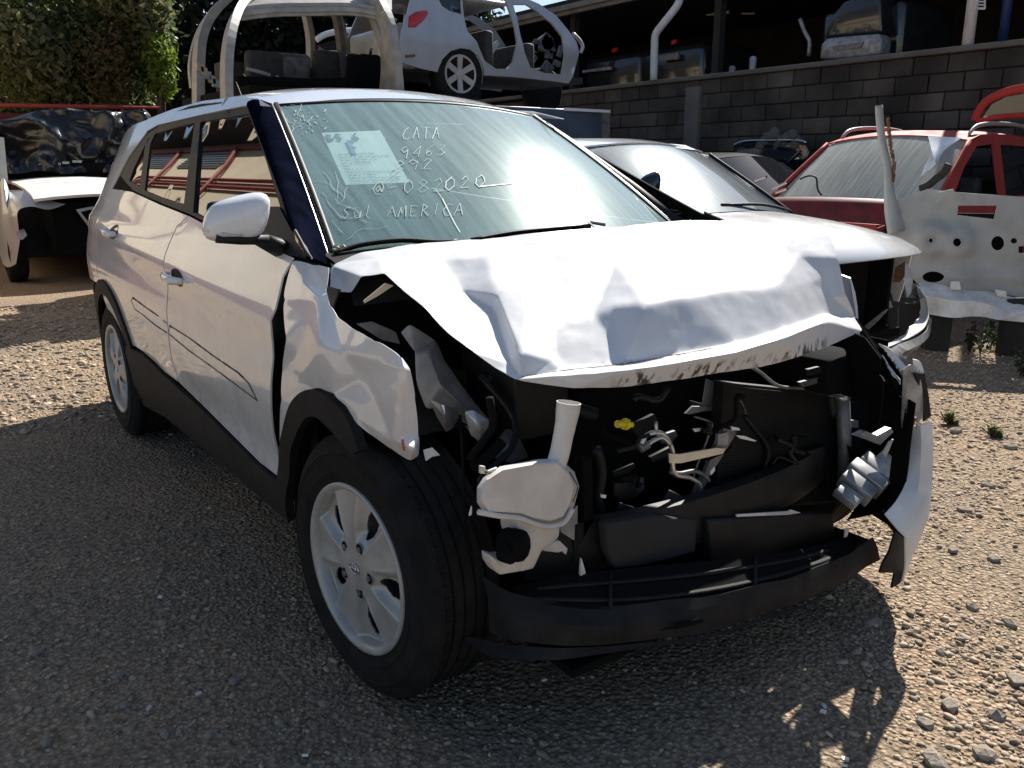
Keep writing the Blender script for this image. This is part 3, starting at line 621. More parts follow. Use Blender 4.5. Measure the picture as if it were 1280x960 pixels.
bp = [HP[k][2] for k in ('A2', 'A5', 'F1')]; bn = (bp[1]-bp[0]).cross(bp[2]-bp[0]).normalized(); bn = bn if bn.z > 0 else -bn
for k, o_ in (('I1', .014), ('K1', .006), ('K2', .012), ('Q1', .004), ('Q2', -.006), ('I2', .026), ('I3', -.004), ('I4', .040), ('J1', .034), ('J2', .026), ('J3', .012), ('D0', .030), ('D1', .046), ('C3', .006), ('C4', .012), ('M1', .026)): onplane(k, *HP[k][:2], bp[0]+bn*o_, bn)
pG = (HP['G1'][2]+HP['G2'][2])/2
for k in ('N1', 'N2', 'B1', 'B2'): onplane(k, *HP[k][:2], pG, (.84, -.10, .42))
for k, x_ in (('L1', .325), ('L2', .37), ('L3', .415), ('L4', .452), ('L5', .478), ('L6', .490), ('L7', .487), ('L8', .455), ('L9', .41)): HP[k] = (*HP[k][:2], hit(*HP[k][:2], 0, x_))
for k, a, b_, x_ in (('P1', 702, 470, .355), ('P2', 780, 463, .435), ('P3', 850, 453, .478), ('P4', 920, 440, .505), ('P5', 980, 422, .512), ('P6', 1033, 401, .455)): HP[k] = (a, b_, hit(a, b_, 0, x_))
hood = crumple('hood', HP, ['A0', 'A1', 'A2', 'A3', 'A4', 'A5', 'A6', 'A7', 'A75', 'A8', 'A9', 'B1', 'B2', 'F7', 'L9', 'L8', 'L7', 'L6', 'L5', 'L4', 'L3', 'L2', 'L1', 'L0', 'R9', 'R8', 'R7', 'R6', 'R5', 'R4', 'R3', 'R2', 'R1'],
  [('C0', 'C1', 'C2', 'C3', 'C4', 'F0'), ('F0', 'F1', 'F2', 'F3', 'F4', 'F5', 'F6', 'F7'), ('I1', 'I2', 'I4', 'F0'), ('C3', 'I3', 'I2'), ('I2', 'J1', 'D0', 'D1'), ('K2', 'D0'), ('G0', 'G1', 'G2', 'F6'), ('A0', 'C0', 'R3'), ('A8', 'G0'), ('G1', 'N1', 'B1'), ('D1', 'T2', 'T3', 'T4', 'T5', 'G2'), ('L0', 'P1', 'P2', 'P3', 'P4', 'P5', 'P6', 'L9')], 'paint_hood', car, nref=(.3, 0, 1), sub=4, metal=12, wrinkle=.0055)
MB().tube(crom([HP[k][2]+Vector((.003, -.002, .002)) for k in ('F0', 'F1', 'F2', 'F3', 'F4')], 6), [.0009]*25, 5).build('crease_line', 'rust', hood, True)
# dark rubs on the folded nose and front of the hood
def hray(px, py):
    return None
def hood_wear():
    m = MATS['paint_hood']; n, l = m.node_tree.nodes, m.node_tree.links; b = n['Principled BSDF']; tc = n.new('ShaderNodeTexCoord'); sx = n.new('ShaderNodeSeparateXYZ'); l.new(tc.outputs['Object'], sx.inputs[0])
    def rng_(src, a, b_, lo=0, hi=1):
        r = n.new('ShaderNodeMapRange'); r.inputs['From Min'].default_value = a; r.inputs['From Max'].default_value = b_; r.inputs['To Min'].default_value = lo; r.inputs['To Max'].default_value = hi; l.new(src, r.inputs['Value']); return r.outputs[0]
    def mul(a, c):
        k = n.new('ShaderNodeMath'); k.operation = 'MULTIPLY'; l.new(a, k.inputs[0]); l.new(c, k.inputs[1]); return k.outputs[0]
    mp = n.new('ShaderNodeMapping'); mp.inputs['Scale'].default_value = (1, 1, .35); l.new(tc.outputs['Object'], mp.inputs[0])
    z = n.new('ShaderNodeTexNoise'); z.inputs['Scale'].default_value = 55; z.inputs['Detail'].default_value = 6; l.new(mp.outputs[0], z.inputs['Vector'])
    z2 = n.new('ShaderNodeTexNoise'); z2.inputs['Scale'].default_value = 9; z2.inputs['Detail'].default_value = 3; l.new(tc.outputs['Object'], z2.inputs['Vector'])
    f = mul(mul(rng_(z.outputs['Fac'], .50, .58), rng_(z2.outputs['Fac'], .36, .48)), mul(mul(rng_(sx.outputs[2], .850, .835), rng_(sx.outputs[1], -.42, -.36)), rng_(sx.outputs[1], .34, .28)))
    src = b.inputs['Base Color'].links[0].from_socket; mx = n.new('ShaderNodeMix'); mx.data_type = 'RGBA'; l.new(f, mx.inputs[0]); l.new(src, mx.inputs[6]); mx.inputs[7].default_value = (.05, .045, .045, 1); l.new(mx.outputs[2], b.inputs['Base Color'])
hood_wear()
def xtube(name, x, ps, r, m, par=car, n=8, k=4, **kw):
    pts = [hit(p[0], p[1], 0, p[2] if len(p) > 2 else x) for p in ps]; return MB().tube(crom(pts, k) if k > 1 and len(pts) > 2 else pts, r, n, **kw).build(name, m, par, True)
def plate(name, x, ps, m, th=.004, par=car, bevel=0): return MB().prism([hit(p[0], p[1], 0, p[2] if len(p) > 2 else x) for p in ps], (-th, 0, 0)).build(name, m, par, bevel=bevel)
# hood scuffs on the front face
sk = MB()
def onhood(px, py, y): return hit(px, py, 1, y) + Vector((.004, -.003, .003))
for x, y, yy in ((838, 388, -.155), (843, 391, -.14), (850, 390, -.13), (833, 392, -.165)):
    a = onhood(x, y-3, yy); b = onhood(x+1, y+5, yy); sk.add([a, b, b+Vector((0, .003, 0)), a+Vector((0, .003, 0))], [(0, 1, 2, 3)])
sk.build('scratches', 'scuff', hood)
# ---------------- engine bay
b = MB(); b.box((-.36, 0, .66), (.05, 1.44, .70)); b.build('firewall', 'matt_black', car)
for s in (-1, 1):
    b = MB(); b.box((-.14, s*.60, .58), (.44, .03, .44)); b.build('inner_fender', 'matt_black', car)
    pr = arc(0, .335, .40, -10, 190, 16); rows = [[Vector((x, s*y, z)) for y in (.60, .86)] for x, z in pr]; grid('wheel_liner', rows[6 if s < 0 else 0:], 'matt_black', car)
    rows = [[Vector((x-2.59, s*y, z)) for y in (.58, .86)] for x, z in pr]; grid('wheel_liner', rows, 'matt_black', car)
    MB().box((-2.59, s*.56, .55), (.9, .03, .55)).build('inner_wheel_house', 'matt_black', car)
eb = MB(); eb.box((-.05, .05, .55), (.42, .72, .34)); eb.box((-.08, .02, .76), (.34, .50, .10)); eb.tube([(-.2, -.3, .70), (.05, -.32, .72), (.12, -.15, .66)], .05, 8); eb.tube([(.17, .30, .5), (.17, .24, .5)], .08, 16); eb.tube([(.16, -.2, .45), (.16, -.26, .45)], .07, 16); eb.build('engine', 'matt_black', car, bevel=.02)
MB().box((.05, -.42, .72), (.24, .17, .19)).build('battery', 'black', car, bevel=.008)
MB().box((.20, -.02, .20), (.62, 1.15, .02)).build('undertray', 'matt_black', car)
# radiator and condenser
rd = MB(); rd.prism([hit(905, 478, 0, .33), hit(1046, 492, 0, .33), hit(1050, 628, 0, .33), hit(893, 640, 0, .33)], (-.035, 0, 0)); rad = rd.build('radiator', 'black', car)
fn = MB()
for i in range(46):
    t = (i+.5)/46; a = hit(905-12*t, 480+160*t, 0, .332); c = hit(1044+4*t, 494+134*t, 0, .332); fn.add([a, c, c+Vector((.005, 0, .0)), a+Vector((.005, 0, 0))], [(0, 1, 2, 3)])
tag(fn.build('fins', 'shed_dark', rad, recalc=False), kind='stuff')
xtube('receiver_drier', .36, ((1053, 497), (1056, 560), (1055, 612)), .021, 'steel_grey', k=1, n=14)
MB().tube([hit(1053, 492, 0, .36), hit(1053, 499, 0, .36)], .024, 14).build('drier_cap', 'alu', car, True)
plate('drier_clip', .37, ((1063, 525), (1073, 526), (1073, 535), (1063, 534)), 'alu', .012)
xtube('condenser_pipe', .345, ((905, 445, .30), (945, 462, .32), (972, 482, .345), (1000, 485), (1040, 487)), .005, 'steel_grey')
b = MB(); b.tube([hit(1042, 482, 0, .37), hit(1052, 483, 0, .37)], .010, 10); b.tube([hit(1040, 490, 0, .37), hit(1050, 490, 0, .37)], .009, 10); b.tube([hit(1046, 484, 0, .36), hit(1054, 497, 0, .36)], .008, 8); b.build('pipe_fitting', 'alu', car, True)
xtube('condenser_edge', .345, ((1049, 575), (1049, 610)), .003, 'alu', k=1)
plate('upper_panel_tab', .35, ((1056, 461), (1070, 458), (1081, 472), (1068, 465), (1053, 466)), 'bare_metal', .003)
# hood latch support, brackets
plate('latch_bracket', .26, ((884, 474), (912, 484), (898, 512), (878, 512)), 'bare_metal', .006); plate('latch_foot', .27, ((866, 508), (907, 509), (903, 513), (880, 514), (862, 518), (857, 517)), 'bare_metal', .006)
xtube('coolant_pipe', .36, ((802, 556), (806, 546), (816, 541), (828, 542), (836, 552), (841, 566), (841, 585), (846, 594), (862, 597), (874, 605), (877, 618)), .0065, 'alu'); xtube('coolant_pipe', .365, ((806, 559), (816, 551), (828, 547), (838, 556)), .006, 'alu')
b = MB()
for q in range(3): b.tube([hit(800+q*3.4, 561-q*2, 0, .362), hit(802.2+q*3.4, 559.5-q*2, 0, .362)], .012, 10)
b.build('pipe_connector', 'steel_grey', car, True)
xtube('pipe_valve', .362, ((820, 528), (820, 540)), .005, 'alu', k=1)
xtube('coolant_pipe', .358, ((838, 590), (850, 592), (868, 589), (880, 594), (886, 601)), .006, 'steel_grey')
plate('pipe_strap', .372, ((836, 567), (850, 568), (895, 560), (907, 561), (904, 567), (851, 579), (837, 579)), 'alu', .005)
plate('support_strut', .345, ((905, 535), (921, 540), (902, 572), (886, 597), (877, 620), (865, 632), (870, 612), (882, 590), (893, 562)), 'steel_grey', .012); plate('strut_joint', .36, ((898, 543), (911, 540), (910, 556), (897, 557)), 'bare_metal', .01)
for ps in (((914, 533), (924, 535), (925, 538), (915, 538)), ((920, 544), (931, 545), (946, 551), (943, 552), (925, 548)), ((866, 536), (877, 535), (875, 539), (869, 540)), ((888, 590), (893, 583), (894, 588), (889, 594))): plate('broken_clip', .37, ps, 'paint', .003)
xtube('brake_line', .34, ((868, 521), (882, 525), (890, 530), (888, 538), (880, 560), (870, 585), (866, 600)), .003, 'steel_grey'); xtube('brake_line', .33, ((925, 500), (931, 512), (932, 520)), .003, 'steel_grey')
b = MB(); b.tube([hit(771, 530, 0, .40), hit(785, 530, 0, .40)], [.009, .008], 8); b.tube([hit(780, 530, 0, .40), hit(784, 530, 0, .40)], .014, 8); b.tube([hit(785, 530, 0, .40), hit(790, 531, 0, .40)], .007, 8); b.build('connector_clip', 'yellow', car)
plate('plastic_scrap', .44, ((921, 643), (985, 639), (989, 637), (1001, 641), (985, 643.5), (921, 646)), 'paint', .004)  # white plate paints the sun patch on this strip
plate('plastic_scrap', .43, ((752, 618), (758, 619), (757, 623), (752, 622)), 'paint', .004)
# bumper beam and lower grille behind
bmv = [[Vector((.41-.10*abs(s)**2.2+dx, .02+s*.60, z)) for s in np.linspace(-1, 1, 21)] for z, dx in ((.33, -.03), (.335, 0), (.40, .012), (.46, 0), (.465, -.03))]
grid('bumper_beam', bmv, 'black', car, solid=.004)
for s, z0 in ((-1, .5), (1, .5)): MB().box((.18, s*.45+.02, .42), (.36, .08, .10)).build('crash_box', 'black', car)
plate('absorber', .42, ((757, 655), (820, 645), (872, 650), (870, 690), (835, 700), (800, 708), (770, 712), (760, 690)), 'shed_dark', .03, bevel=.006)
plate('absorber', .44, ((885, 650), (1040, 640), (1045, 668), (1020, 690), (890, 702)), 'black', .03, bevel=.006)
MB().box((.12, -.55, .44), (.40, .07, .09)).build('frame_rail', 'black', car)
xtube('loom', .33, ((600, 470, .1), (640, 520, .2), (640, 560, .25), (600, 600, .28), (615, 620, .3)), .008, 'black'); xtube('loom', .30, ((612, 497), (616, 530), (606, 548), (586, 575)), .009, 'matt_black'); xtube('hose', .30, ((628, 552), (606, 575), (592, 585)), .013, 'matt_black')
# crushed inner fender apron / headlamp support
AP = {k: (p[0], p[1], hit(p[0], p[1], 0, p[2])) for k, p in {'a': (500, 415, -.02), 'b': (512, 404, .0), 'c': (545, 425, .02), 'd': (556, 450, .05), 'e': (578, 482, .10), 'f': (598, 508, .16), 'g': (617, 530, .20), 'h': (612, 550, .20), 'i': (598, 553, .19), 'j': (578, 530, .15), 'k': (560, 510, .12), 'l': (532, 512, .10), 'm': (520, 480, .06), 'n': (518, 440, .02), 'o': (535, 440, .05), 'p': (550, 480, .12), 'q': (580, 510, .19)}.items()}
crumple('fender_apron', AP, list('abcdefghijklmn'), [('o', 'p', 'q', 'h'), ('c', 'o')], 'primer', car, nref=(1, -1, 0), sub=3, metal=4)
AP2 = {k: (p[0], p[1], hit(p[0], p[1], 0, p[2])) for k, p in {'a': (535, 498, .2), 'b': (553, 506, .24), 'c': (572, 510, .21), 'd': (575, 518, .2), 'e': (567, 535, .22), 'f': (558, 541, .20), 'g': (548, 525, .17), 'h': (556, 520, .26)}.items()}
crumple('torn_flange', AP2, list('abcdefg'), [('a', 'h', 'd')], 'primer', car, nref=(1, -1, 0), sub=3, metal=4)
AP3 = {k: (p[0], p[1], hit(p[0], p[1], 0, p[2])) for k, p in {'a': (580, 514, .24), 'b': (592, 512, .25), 'c': (612, 526, .26), 'd': (613, 538, .27), 'e': (604, 553, .27), 'f': (588, 545, .25), 'g': (598, 530, .29)}.items()}
crumple('torn_flange', AP3, list('abcdef'), [('b', 'g', 'e')], 'bare_metal', car, nref=(1, -1, 0), sub=3, metal=4)
AP4 = {k: (p[0], p[1], hit(p[0], p[1], 0, p[2])) for k, p in {'a': (632, 535, .18), 'b': (642, 538, .18), 'c': (652, 552, .19), 'd': (662, 572, .2), 'e': (640, 580, .25), 'f': (616, 573, .25), 'g': (613, 560, .22), 'h': (640, 556, .25)}.items()}
crumple('headlamp_shell', AP4, list('abcdefg'), [('b', 'h', 'e')], 'primer', car, nref=(1, -1, 0), sub=3, metal=4)
plate('headlamp_glint', .05, ((455, 376), (482, 354), (492, 357), (474, 369), (456, 379)), 'beige', .004)
plate('apron_edge', -.08, ((446, 405), (465, 402), (495, 415), (500, 430), (478, 425)), 'primer', .004)
# washer reservoir
TX = .44
tk = MB()
def tankring(ps, x): return [hit(px, py, 0, x) for px, py in ps]
f0 = ((604, 597), (625, 583), (672, 574), (700, 573), (718, 590), (724, 608), (718, 632), (708, 650), (690, 656), (668, 652), (650, 645), (606, 643), (596, 628), (596, 610))
f1 = tuple((660+(x-660)*.90, 617+(y-617)*.86) for x, y in f0)
rings = [tankring(tuple((660+(x-660)*.96, 614+(y-614)*.96) for x, y in f0), .30), tankring(f0, .33), tankring(f0, .40), tankring(tuple((660+(x-660)*.97, 615+(y-615)*.95) for x, y in f0), .435), tankring(f1, .45)]
n = len(f0); vs = [v for r_ in rings for v in r_]; fs_ = [(i*n+j, i*n+(j+1) % n, (i+1)*n+(j+1) % n, (i+1)*n+j) for i in range(len(rings)-1) for j in range(n)]; fs_ += [tuple(range(n)), tuple(range(4*n, 5*n))]
tank = ob('washer_tank', vs, fs_, 'tank_plastic', car, recalc=True); 
es = tank.modifiers.new('split', 'EDGE_SPLIT'); es.split_angle = R(28); es.use_edge_sharp = False
bv = tank.modifiers.new('b', 'BEVEL'); bv.width = .004; bv.segments = 3; bv.limit_method = 'ANGLE'; bv.angle_limit = R(35)
lo = MB(); lo.prism(hX(.435, (646, 646), (672, 652), (702, 650), (700, 672), (690, 682), (678, 690), (668, 712), (650, 716), (655, 692), (648, 668)), (-.07, 0, 0)); lo.prism(hX(.43, (616, 696), (628, 700), (650, 694), (660, 690), (668, 712), (648, 716), (626, 720), (618, 708)), (-.05, 0, 0)); lo.build('tank_foot', 'tank_plastic', tank, bevel=.007)
MB().prism(hX(.42, (676, 680), (700, 676), (710, 686), (708, 694), (703, 689), (698, 691), (680, 689)), (-.012, 0, 0)).build('tank_lug', 'tank_plastic', tank, bevel=.002)
MB().prism(hX(.42, (600, 582), (607, 583), (607, 590), (622, 584), (620, 594), (600, 592)), (-.006, 0, 0)).build('tank_lug', 'tank_plastic', tank, bevel=.002)
nk = MB(); npt = hX(.42, (695, 582), (700, 565), (704, 545), (708, 525), (711, 503)); nk.tube(crom(npt, 4), [.022]*9+[.0225, .023, .023, .024, .025, .026, .026, .027], 16, caps=False); nko = nk.build('filler_neck', 'tank_plastic', tank, True, solid=.002)
xtube('tank_seam', .453, ((712, 590), (718, 600), (722, 610), (716, 628)), .0012, 'scuff', par=tank)
xtube('tank_ledge', .452, ((598, 640), (625, 645), (650, 648), (672, 656), (690, 658), (706, 652), (716, 636)), .006, 'tank_plastic', par=tank)
b = MB(); b.tube([hit(632, 680, 0, .44), hit(650, 682, 0, .44)], .035, 12); b.tube([hit(628, 690, 0, .45), hit(640, 694, 0, .45)], .02, 10); b.build('washer_pump', 'matt_black', car, True)
plate('side_plate', .36, ((700, 655), (722, 632), (722, 678), (701, 665)), 'bare_metal', .004); plate('plastic_spike', .42, ((727, 698), (732, 715), (731, 725), (725, 726)), 'paint', .006)
plate('plastic_spike', .38, ((588, 640), (590, 633), (590, 643), (587, 645)), 'paint', .004); plate('grey_pad', .33, ((716, 590), (733, 592), (726, 598), (716, 596)), 'bare_metal', .01)
b = MB(); b.prism(hX(.36, (729, 575), (740, 572), (743, 718), (731, 726)), (-.03, 0, 0)); b.build('grille_upright', 'matt_black', car)
# right wheel-side liner of the missing bumper
xtube('liner_edge', .30, ((575, 520, .2), (578, 560, .26), (580, 610, .3), (582, 660, .33), (590, 690, .36)), .004, 'matt_black')
# lower bumper cover
top_e = [(604, 722, .33), (640, 742, .40), (690, 752, .45), (755, 756, .50), (830, 752, .54), (900, 742, .57), (980, 722, .585), (1045, 700, .585), (1092, 672, .57)]
mid_e = [(612, 752, .36), (645, 768, .43), (695, 778, .485), (755, 782, .53), (830, 778, .565), (900, 765, .59), (980, 742, .60), (1045, 716, .595), (1098, 686, .58)]
low_e = [(614, 790, .37), (648, 800, .44), (700, 806, .49), (755, 807, .53), (830, 800, .565), (900, 786, .59), (980, 760, .60), (1045, 730, .595), (1100, 700, .58)]
rows = []
for A, B, t in ((top_e, mid_e, 0), (top_e, mid_e, .5), (mid_e, low_e, 0), (mid_e, low_e, .5), (low_e, low_e, 0)): rows.append(crom([Vector(hit(*(a[:2]), 0, a[2])).lerp(hit(*(c[:2]), 0, c[2]), t) for a, c in zip(A, B)], 3))
grid('lower_bumper', rows, 'cladding', car, flip=True, solid=.004)
lip0 = [(573, 795, .30), (610, 800, .37), (650, 806, .44), (700, 809, .49), (755, 809, .53), (830, 803, .57), (900, 789, .595), (980, 764, .605), (1040, 736, .60)]
lip1 = [(576, 799, .30), (605, 814, .38), (645, 820, .45), (700, 823, .50), (755, 819, .54), (830, 808, .575), (900, 793, .60), (980, 767, .61), (1040, 738, .605)]
grid('bumper_lip', [crom([hit(a[0], a[1], 0, a[2]) for a in q], 3) for q in (lip0, lip1)], 'cladding', car, flip=True, solid=.006)
for ps in (((826, 788), (878, 772), (880, 778), (850, 786)), ):
    plate('air_duct', .585, ps, 'matt_black', .004)
# lower grille between beam and lip, slatted black plastic
lg_t = [(640, 735, .36), (700, 722, .40), (760, 714, .43), (840, 706, .47), (920, 698, .50), (1000, 688, .51), (1060, 672, .51)]; lg_b = [(640, 748, .40), (695, 758, .455), (760, 762, .505), (840, 757, .545), (920, 742, .57), (1000, 718, .58), (1070, 690, .575)]
T_ = crom([hit(a, b, 0, c) for a, b, c in lg_t], 4); B_ = crom([hit(a, b, 0, c) for a, b, c in lg_b], 4); lgr = grid('lower_grille', [[p.lerp(q, t) for p, q in zip(T_, B_)] for t in (0, .5, 1)], 'matt_black', car, solid=.004)
for t in (.3, .75): MB().tube([p.lerp(q, t)+Vector((.006, 0, .003)) for p, q in zip(T_[2:-2], B_[2:-2])], .006, 5, flat=(.6, 1.4)).build('grille_slat', 'cladding', lgr, True)
for k in (8, 17): MB().tube([T_[k]+Vector((.008, 0, 0)), B_[k]+Vector((.008, 0, .01))], .005, 5).build('grille_bar', 'cladding', lgr, True)
for o_ in [o for o in car.children if o.name.startswith(('lower_bumper', 'bumper_lip'))]:
    for v in o_.data.vertices: v.co += Vector((.012*noise.noise(v.co*6), 0, .010*noise.noise(v.co*7+Vector((3, 0, 0))) - (.02*max(0, noise.noise(v.co*2.2)))))
# left bumper corner (torn white skin)
def cx(ps): return [hit(p[0], p[1], 0, p[2]) for p in ps]
inn_e = cx([(1137, 534, .57), (1139, 556, .585), (1136, 585, .60), (1131, 606, .612), (1119, 627, .62), (1105, 643, .622)])
mid_f = cx([(1150, 531, .60), (1151, 556, .612), (1149, 590, .627), (1146, 612, .642), (1138, 640, .655), (1121, 662, .658)])
out_e = cx([(1163, 526, .595), (1165, 556, .612), (1164, 591, .63), (1162, 616, .645), (1158, 645, .655), (1132, 673, .667)])
bc = grid('bumper_corner', [crom(q, 3) for q in (inn_e, mid_f, out_e)], 'paint_dirty', car, flip=True, solid=.004)
sk1 = cx([(1162, 616, .635), (1162, 640, .658), (1148, 681, .66), (1144, 688, .66), (1131, 722, .65)]); sk2 = cx([(1132, 673, .668), (1132, 690, .668), (1132, 705, .664), (1131, 715, .655), (1128, 728, .648)])
grid('bumper_corner', [crom([a.lerp(b_, t) for a, b_ in zip(sk1, sk2)], 3) for t in (0, .5, 1)], 'paint_dirty', car, flip=True, solid=.004)
plate('bumper_flap', .64, ((1120, 664), (1131, 674), (1131, 722), (1124, 730), (1115, 735), (1119, 716), (1100, 716), (1104, 704), (1112, 690)), 'cladding', .006)
# torn upper strips
def torn(name, top_, bot_, m, x0, x1, seed):
    rr = random.Random(seed); N = 14; a = crom([hit(p[0], p[1], 0, x0+(x1-x0)*i/(len(top_)-1)) for i, p in enumerate(top_)], 6); c = crom([hit(p[0], p[1], 0, x0+(x1-x0)*i/(len(bot_)-1)) for i, p in enumerate(bot_)], 6)
    k = min(len(a), len(c)); c = [q.lerp(p, rr.uniform(-.25, .35)) for p, q in zip(a[:k], c[:k])]; grid(name, [a[:k], c[:k]], m, car, flip=True, solid=.003, smooth=False)
torn('bumper_tear', ((1098, 430), (1112, 436), (1124, 448), (1133, 459)), ((1101, 434), (1112, 444), (1120, 456), (1128, 466)), 'paint_dirty', .44, .51, 1)
torn('bumper_tear', ((1102, 444), (1110, 455), (1118, 465), (1125, 475)), ((1104, 450), (1109, 458), (1116, 470), (1125, 481)), 'paint_dirty', .45, .51, 2)
torn('bumper_tear', ((1141, 449), (1150, 452), (1155, 464)), ((1142, 462), (1148, 464), (1154, 467)), 'paint_dirty', .575, .60, 3)
torn('bumper_backing', ((1129, 462), (1138, 456), (1146, 462), (1152, 480), (1154, 500)), ((1127, 517), (1130, 524), (1136, 531), (1145, 532), (1153, 532)), 'bare_metal', .57, .60, 4)
plate('bumper_backing', .59, ((1143, 466), (1156, 467), (1161, 495), (1164, 520), (1155, 527), (1154, 500), (1148, 480)), 'cladding', .004)
# dark inner liner of that corner
li = [cx([(1090, 420, .25), (1128, 470, .42), (1138, 530, .50), (1136, 590, .55), (1106, 640, .59)]), cx([(1070, 440, .12), (1090, 480, .2), (1100, 540, .25), (1090, 600, .3), (1060, 650, .38)])]
grid('corner_liner', [crom(q, 3) for q in li], 'matt_black', car, flip=False, solid=.003)
plate('side_gap_trim', .36, ((1068, 398), (1071, 397), (1088, 420), (1099, 434), (1097, 436), (1084, 421)), 'cladding', .01)
# black sheets added where the arch liner would be, shaped to block sun leaks
for xs_, zt_ in ((((.10, .86), (.25, .86), (.33, .85)), .75), (((.331, .849), (.40, .82), (.419, .81)), .50), (((.42, .81), (.50, .74), (.58, .64)), .50)):
    grid('liner_remains', [[Vector((x, y, z)) for x, y in xs_] for z in (.16, .35, zt_)], 'matt_black', car, solid=.004)
grid('headlamp_housing', [[Vector((x, y, .57+(zt_-.57)*t)) for x, y, zt_ in ((.395, .62, .80), (.46, .61, .74), (.53, .585, .66))] for t in (0, .5, 1)], 'matt_black', car, solid=.004)  # black sheet added to keep sun off the ground in front
grid('headlamp_housing', [[Vector((x, y, z)) for x, y in ((.50, .50), (.545, .46), (.575, .42))] for z in (.60, .67, .73)], 'matt_black', car, solid=.004)  # second added sheet, closes another sun leak beside the radiator
grid('headlamp_housing', [[Vector((x, y, .64+(zt_-.64)*t)) for x, y, zt_ in ((.40, .51, .83), (.46, .50, .82), (.525, .48, .775))] for t in (0, .5, 1)], 'matt_black', car, solid=.004)  # third added sheet, stops sun slipping under the hood corner
grid('corner_liner', [[Vector((x, y, z)) for x, y in ((.545, .56), (.585, .545), (.612, .525))] for z in (.30, .42, .54, .66)], 'matt_black', car, solid=.003)  # extra black sheet added to stop sun passing inside the bumper corner
# crushed absorber block with sun on it
blk = MB(); a, b_ = hit(1062, 618, 0, .50), hit(1110, 572, 0, .48); ax_ = (b_-a).normalized(); nn = Vector((.5, -.2, .84)); nn = (nn-ax_*nn.dot(ax_)).normalized(); sd_ = ax_.cross(nn); Mx = Matrix((ax_, sd_, nn)).transposed()
ln = (b_-a).length
for i, (w, h_) in enumerate(((.07, .03), (.10, .05), (.115, .055), (.10, .05), (.05, .03))):
    blk.box(a + ax_*(ln*(i-.2)/4.2), (ln/4.2*.86, w, h_), Mx)
blk.build('impact_absorber', 'bare_metal', car, bevel=.004)
plate('absorber_clip', .49, ((1071, 545), (1083, 539), (1096, 545), (1114, 535), (1117, 540), (1100, 556), (1086, 550)), 'bare_metal', .02)
plate('absorber_tip', .50, ((1104, 566), (1112, 552), (1117, 549), (1112, 562), (1107, 572)), 'paint', .004)
for ps in (((1057, 661), (1062, 660), (1055, 685), (1053, 687)), ((1096, 669), (1102, 663), (1099, 671)), ((1028, 697), (1031, 693), (1030, 699))): plate('broken_clip', .50, ps, 'paint', .003)
b = MB(); b.prism([(.10, .38, .66), (.43, .40, .66), (.45, .48, .655), (.36, .60, .66), (.10, .60, .66)], (-.02, .0, .10)); b.build('headlamp_carrier', 'matt_black', car, bevel=.012)  # black block added under the hood corner to stop sun leaking through
plate('carrier_rib', .40, ((1010, 462), (1050, 452), (1070, 445), (1066, 452), (1048, 460), (1012, 470)), 'black', .01); plate('carrier_rib', .39, ((1000, 478), (1030, 470), (1032, 476), (1004, 484)), 'primer', .01)
# small dark clutter behind the missing bumper: looms, hoses, brackets
rr = random.Random(21)
for k in range(16):
    x0, y0 = rr.uniform(735, 1040), rr.uniform(495, 640); dx, dy = rr.uniform(-60, 60), rr.uniform(-40, 60); xx = rr.uniform(.30, .40)
    xtube('wire_loom', xx, ((x0, y0), (x0+dx*.3+rr.uniform(-12, 12), y0+dy*.3), (x0+dx*.7, y0+dy*.7+rr.uniform(-12, 12)), (x0+dx, y0+dy)), rr.uniform(.003, .008), rr.choice(['black', 'matt_black', 'primer', 'cladding']))
for k in range(14):
    x0, y0 = rr.uniform(735, 900), rr.uniform(500, 640); w, h_ = rr.uniform(10, 34), rr.uniform(8, 30); q = rr.uniform(-.5, .5); c, s_ = math.cos(q), math.sin(q)
    plate('bay_bracket', rr.uniform(.22, .33), [(x0+a*c-b*s_, y0+a*s_+b*c) for a, b in ((0, 0), (w, 0), (w, h_*.6), (w*.6, h_), (0, h_*.8))], rr.choice(['black', 'shed_dark', 'cladding', 'primer']), .012, bevel=.002)
for ps, rr_ in ((((745, 560), (752, 590), (748, 630), (762, 660)), .014), (((610, 470, .05), (660, 500, .1), (700, 505, .15), (745, 520, .2)), .02), (((930, 520, .33), (960, 560, .34), (955, 600, .34), (985, 630, .35)), .008)): xtube('hose', .30, ps, rr_, 'black')
for px, py in (): MB().lathe([(0, .02), (.03, .018), (.034, .0), (.03, -.01)], hit(px, py, 0, .36), (1, -.2, 0), 20).build('horn', 'primer', car, True)
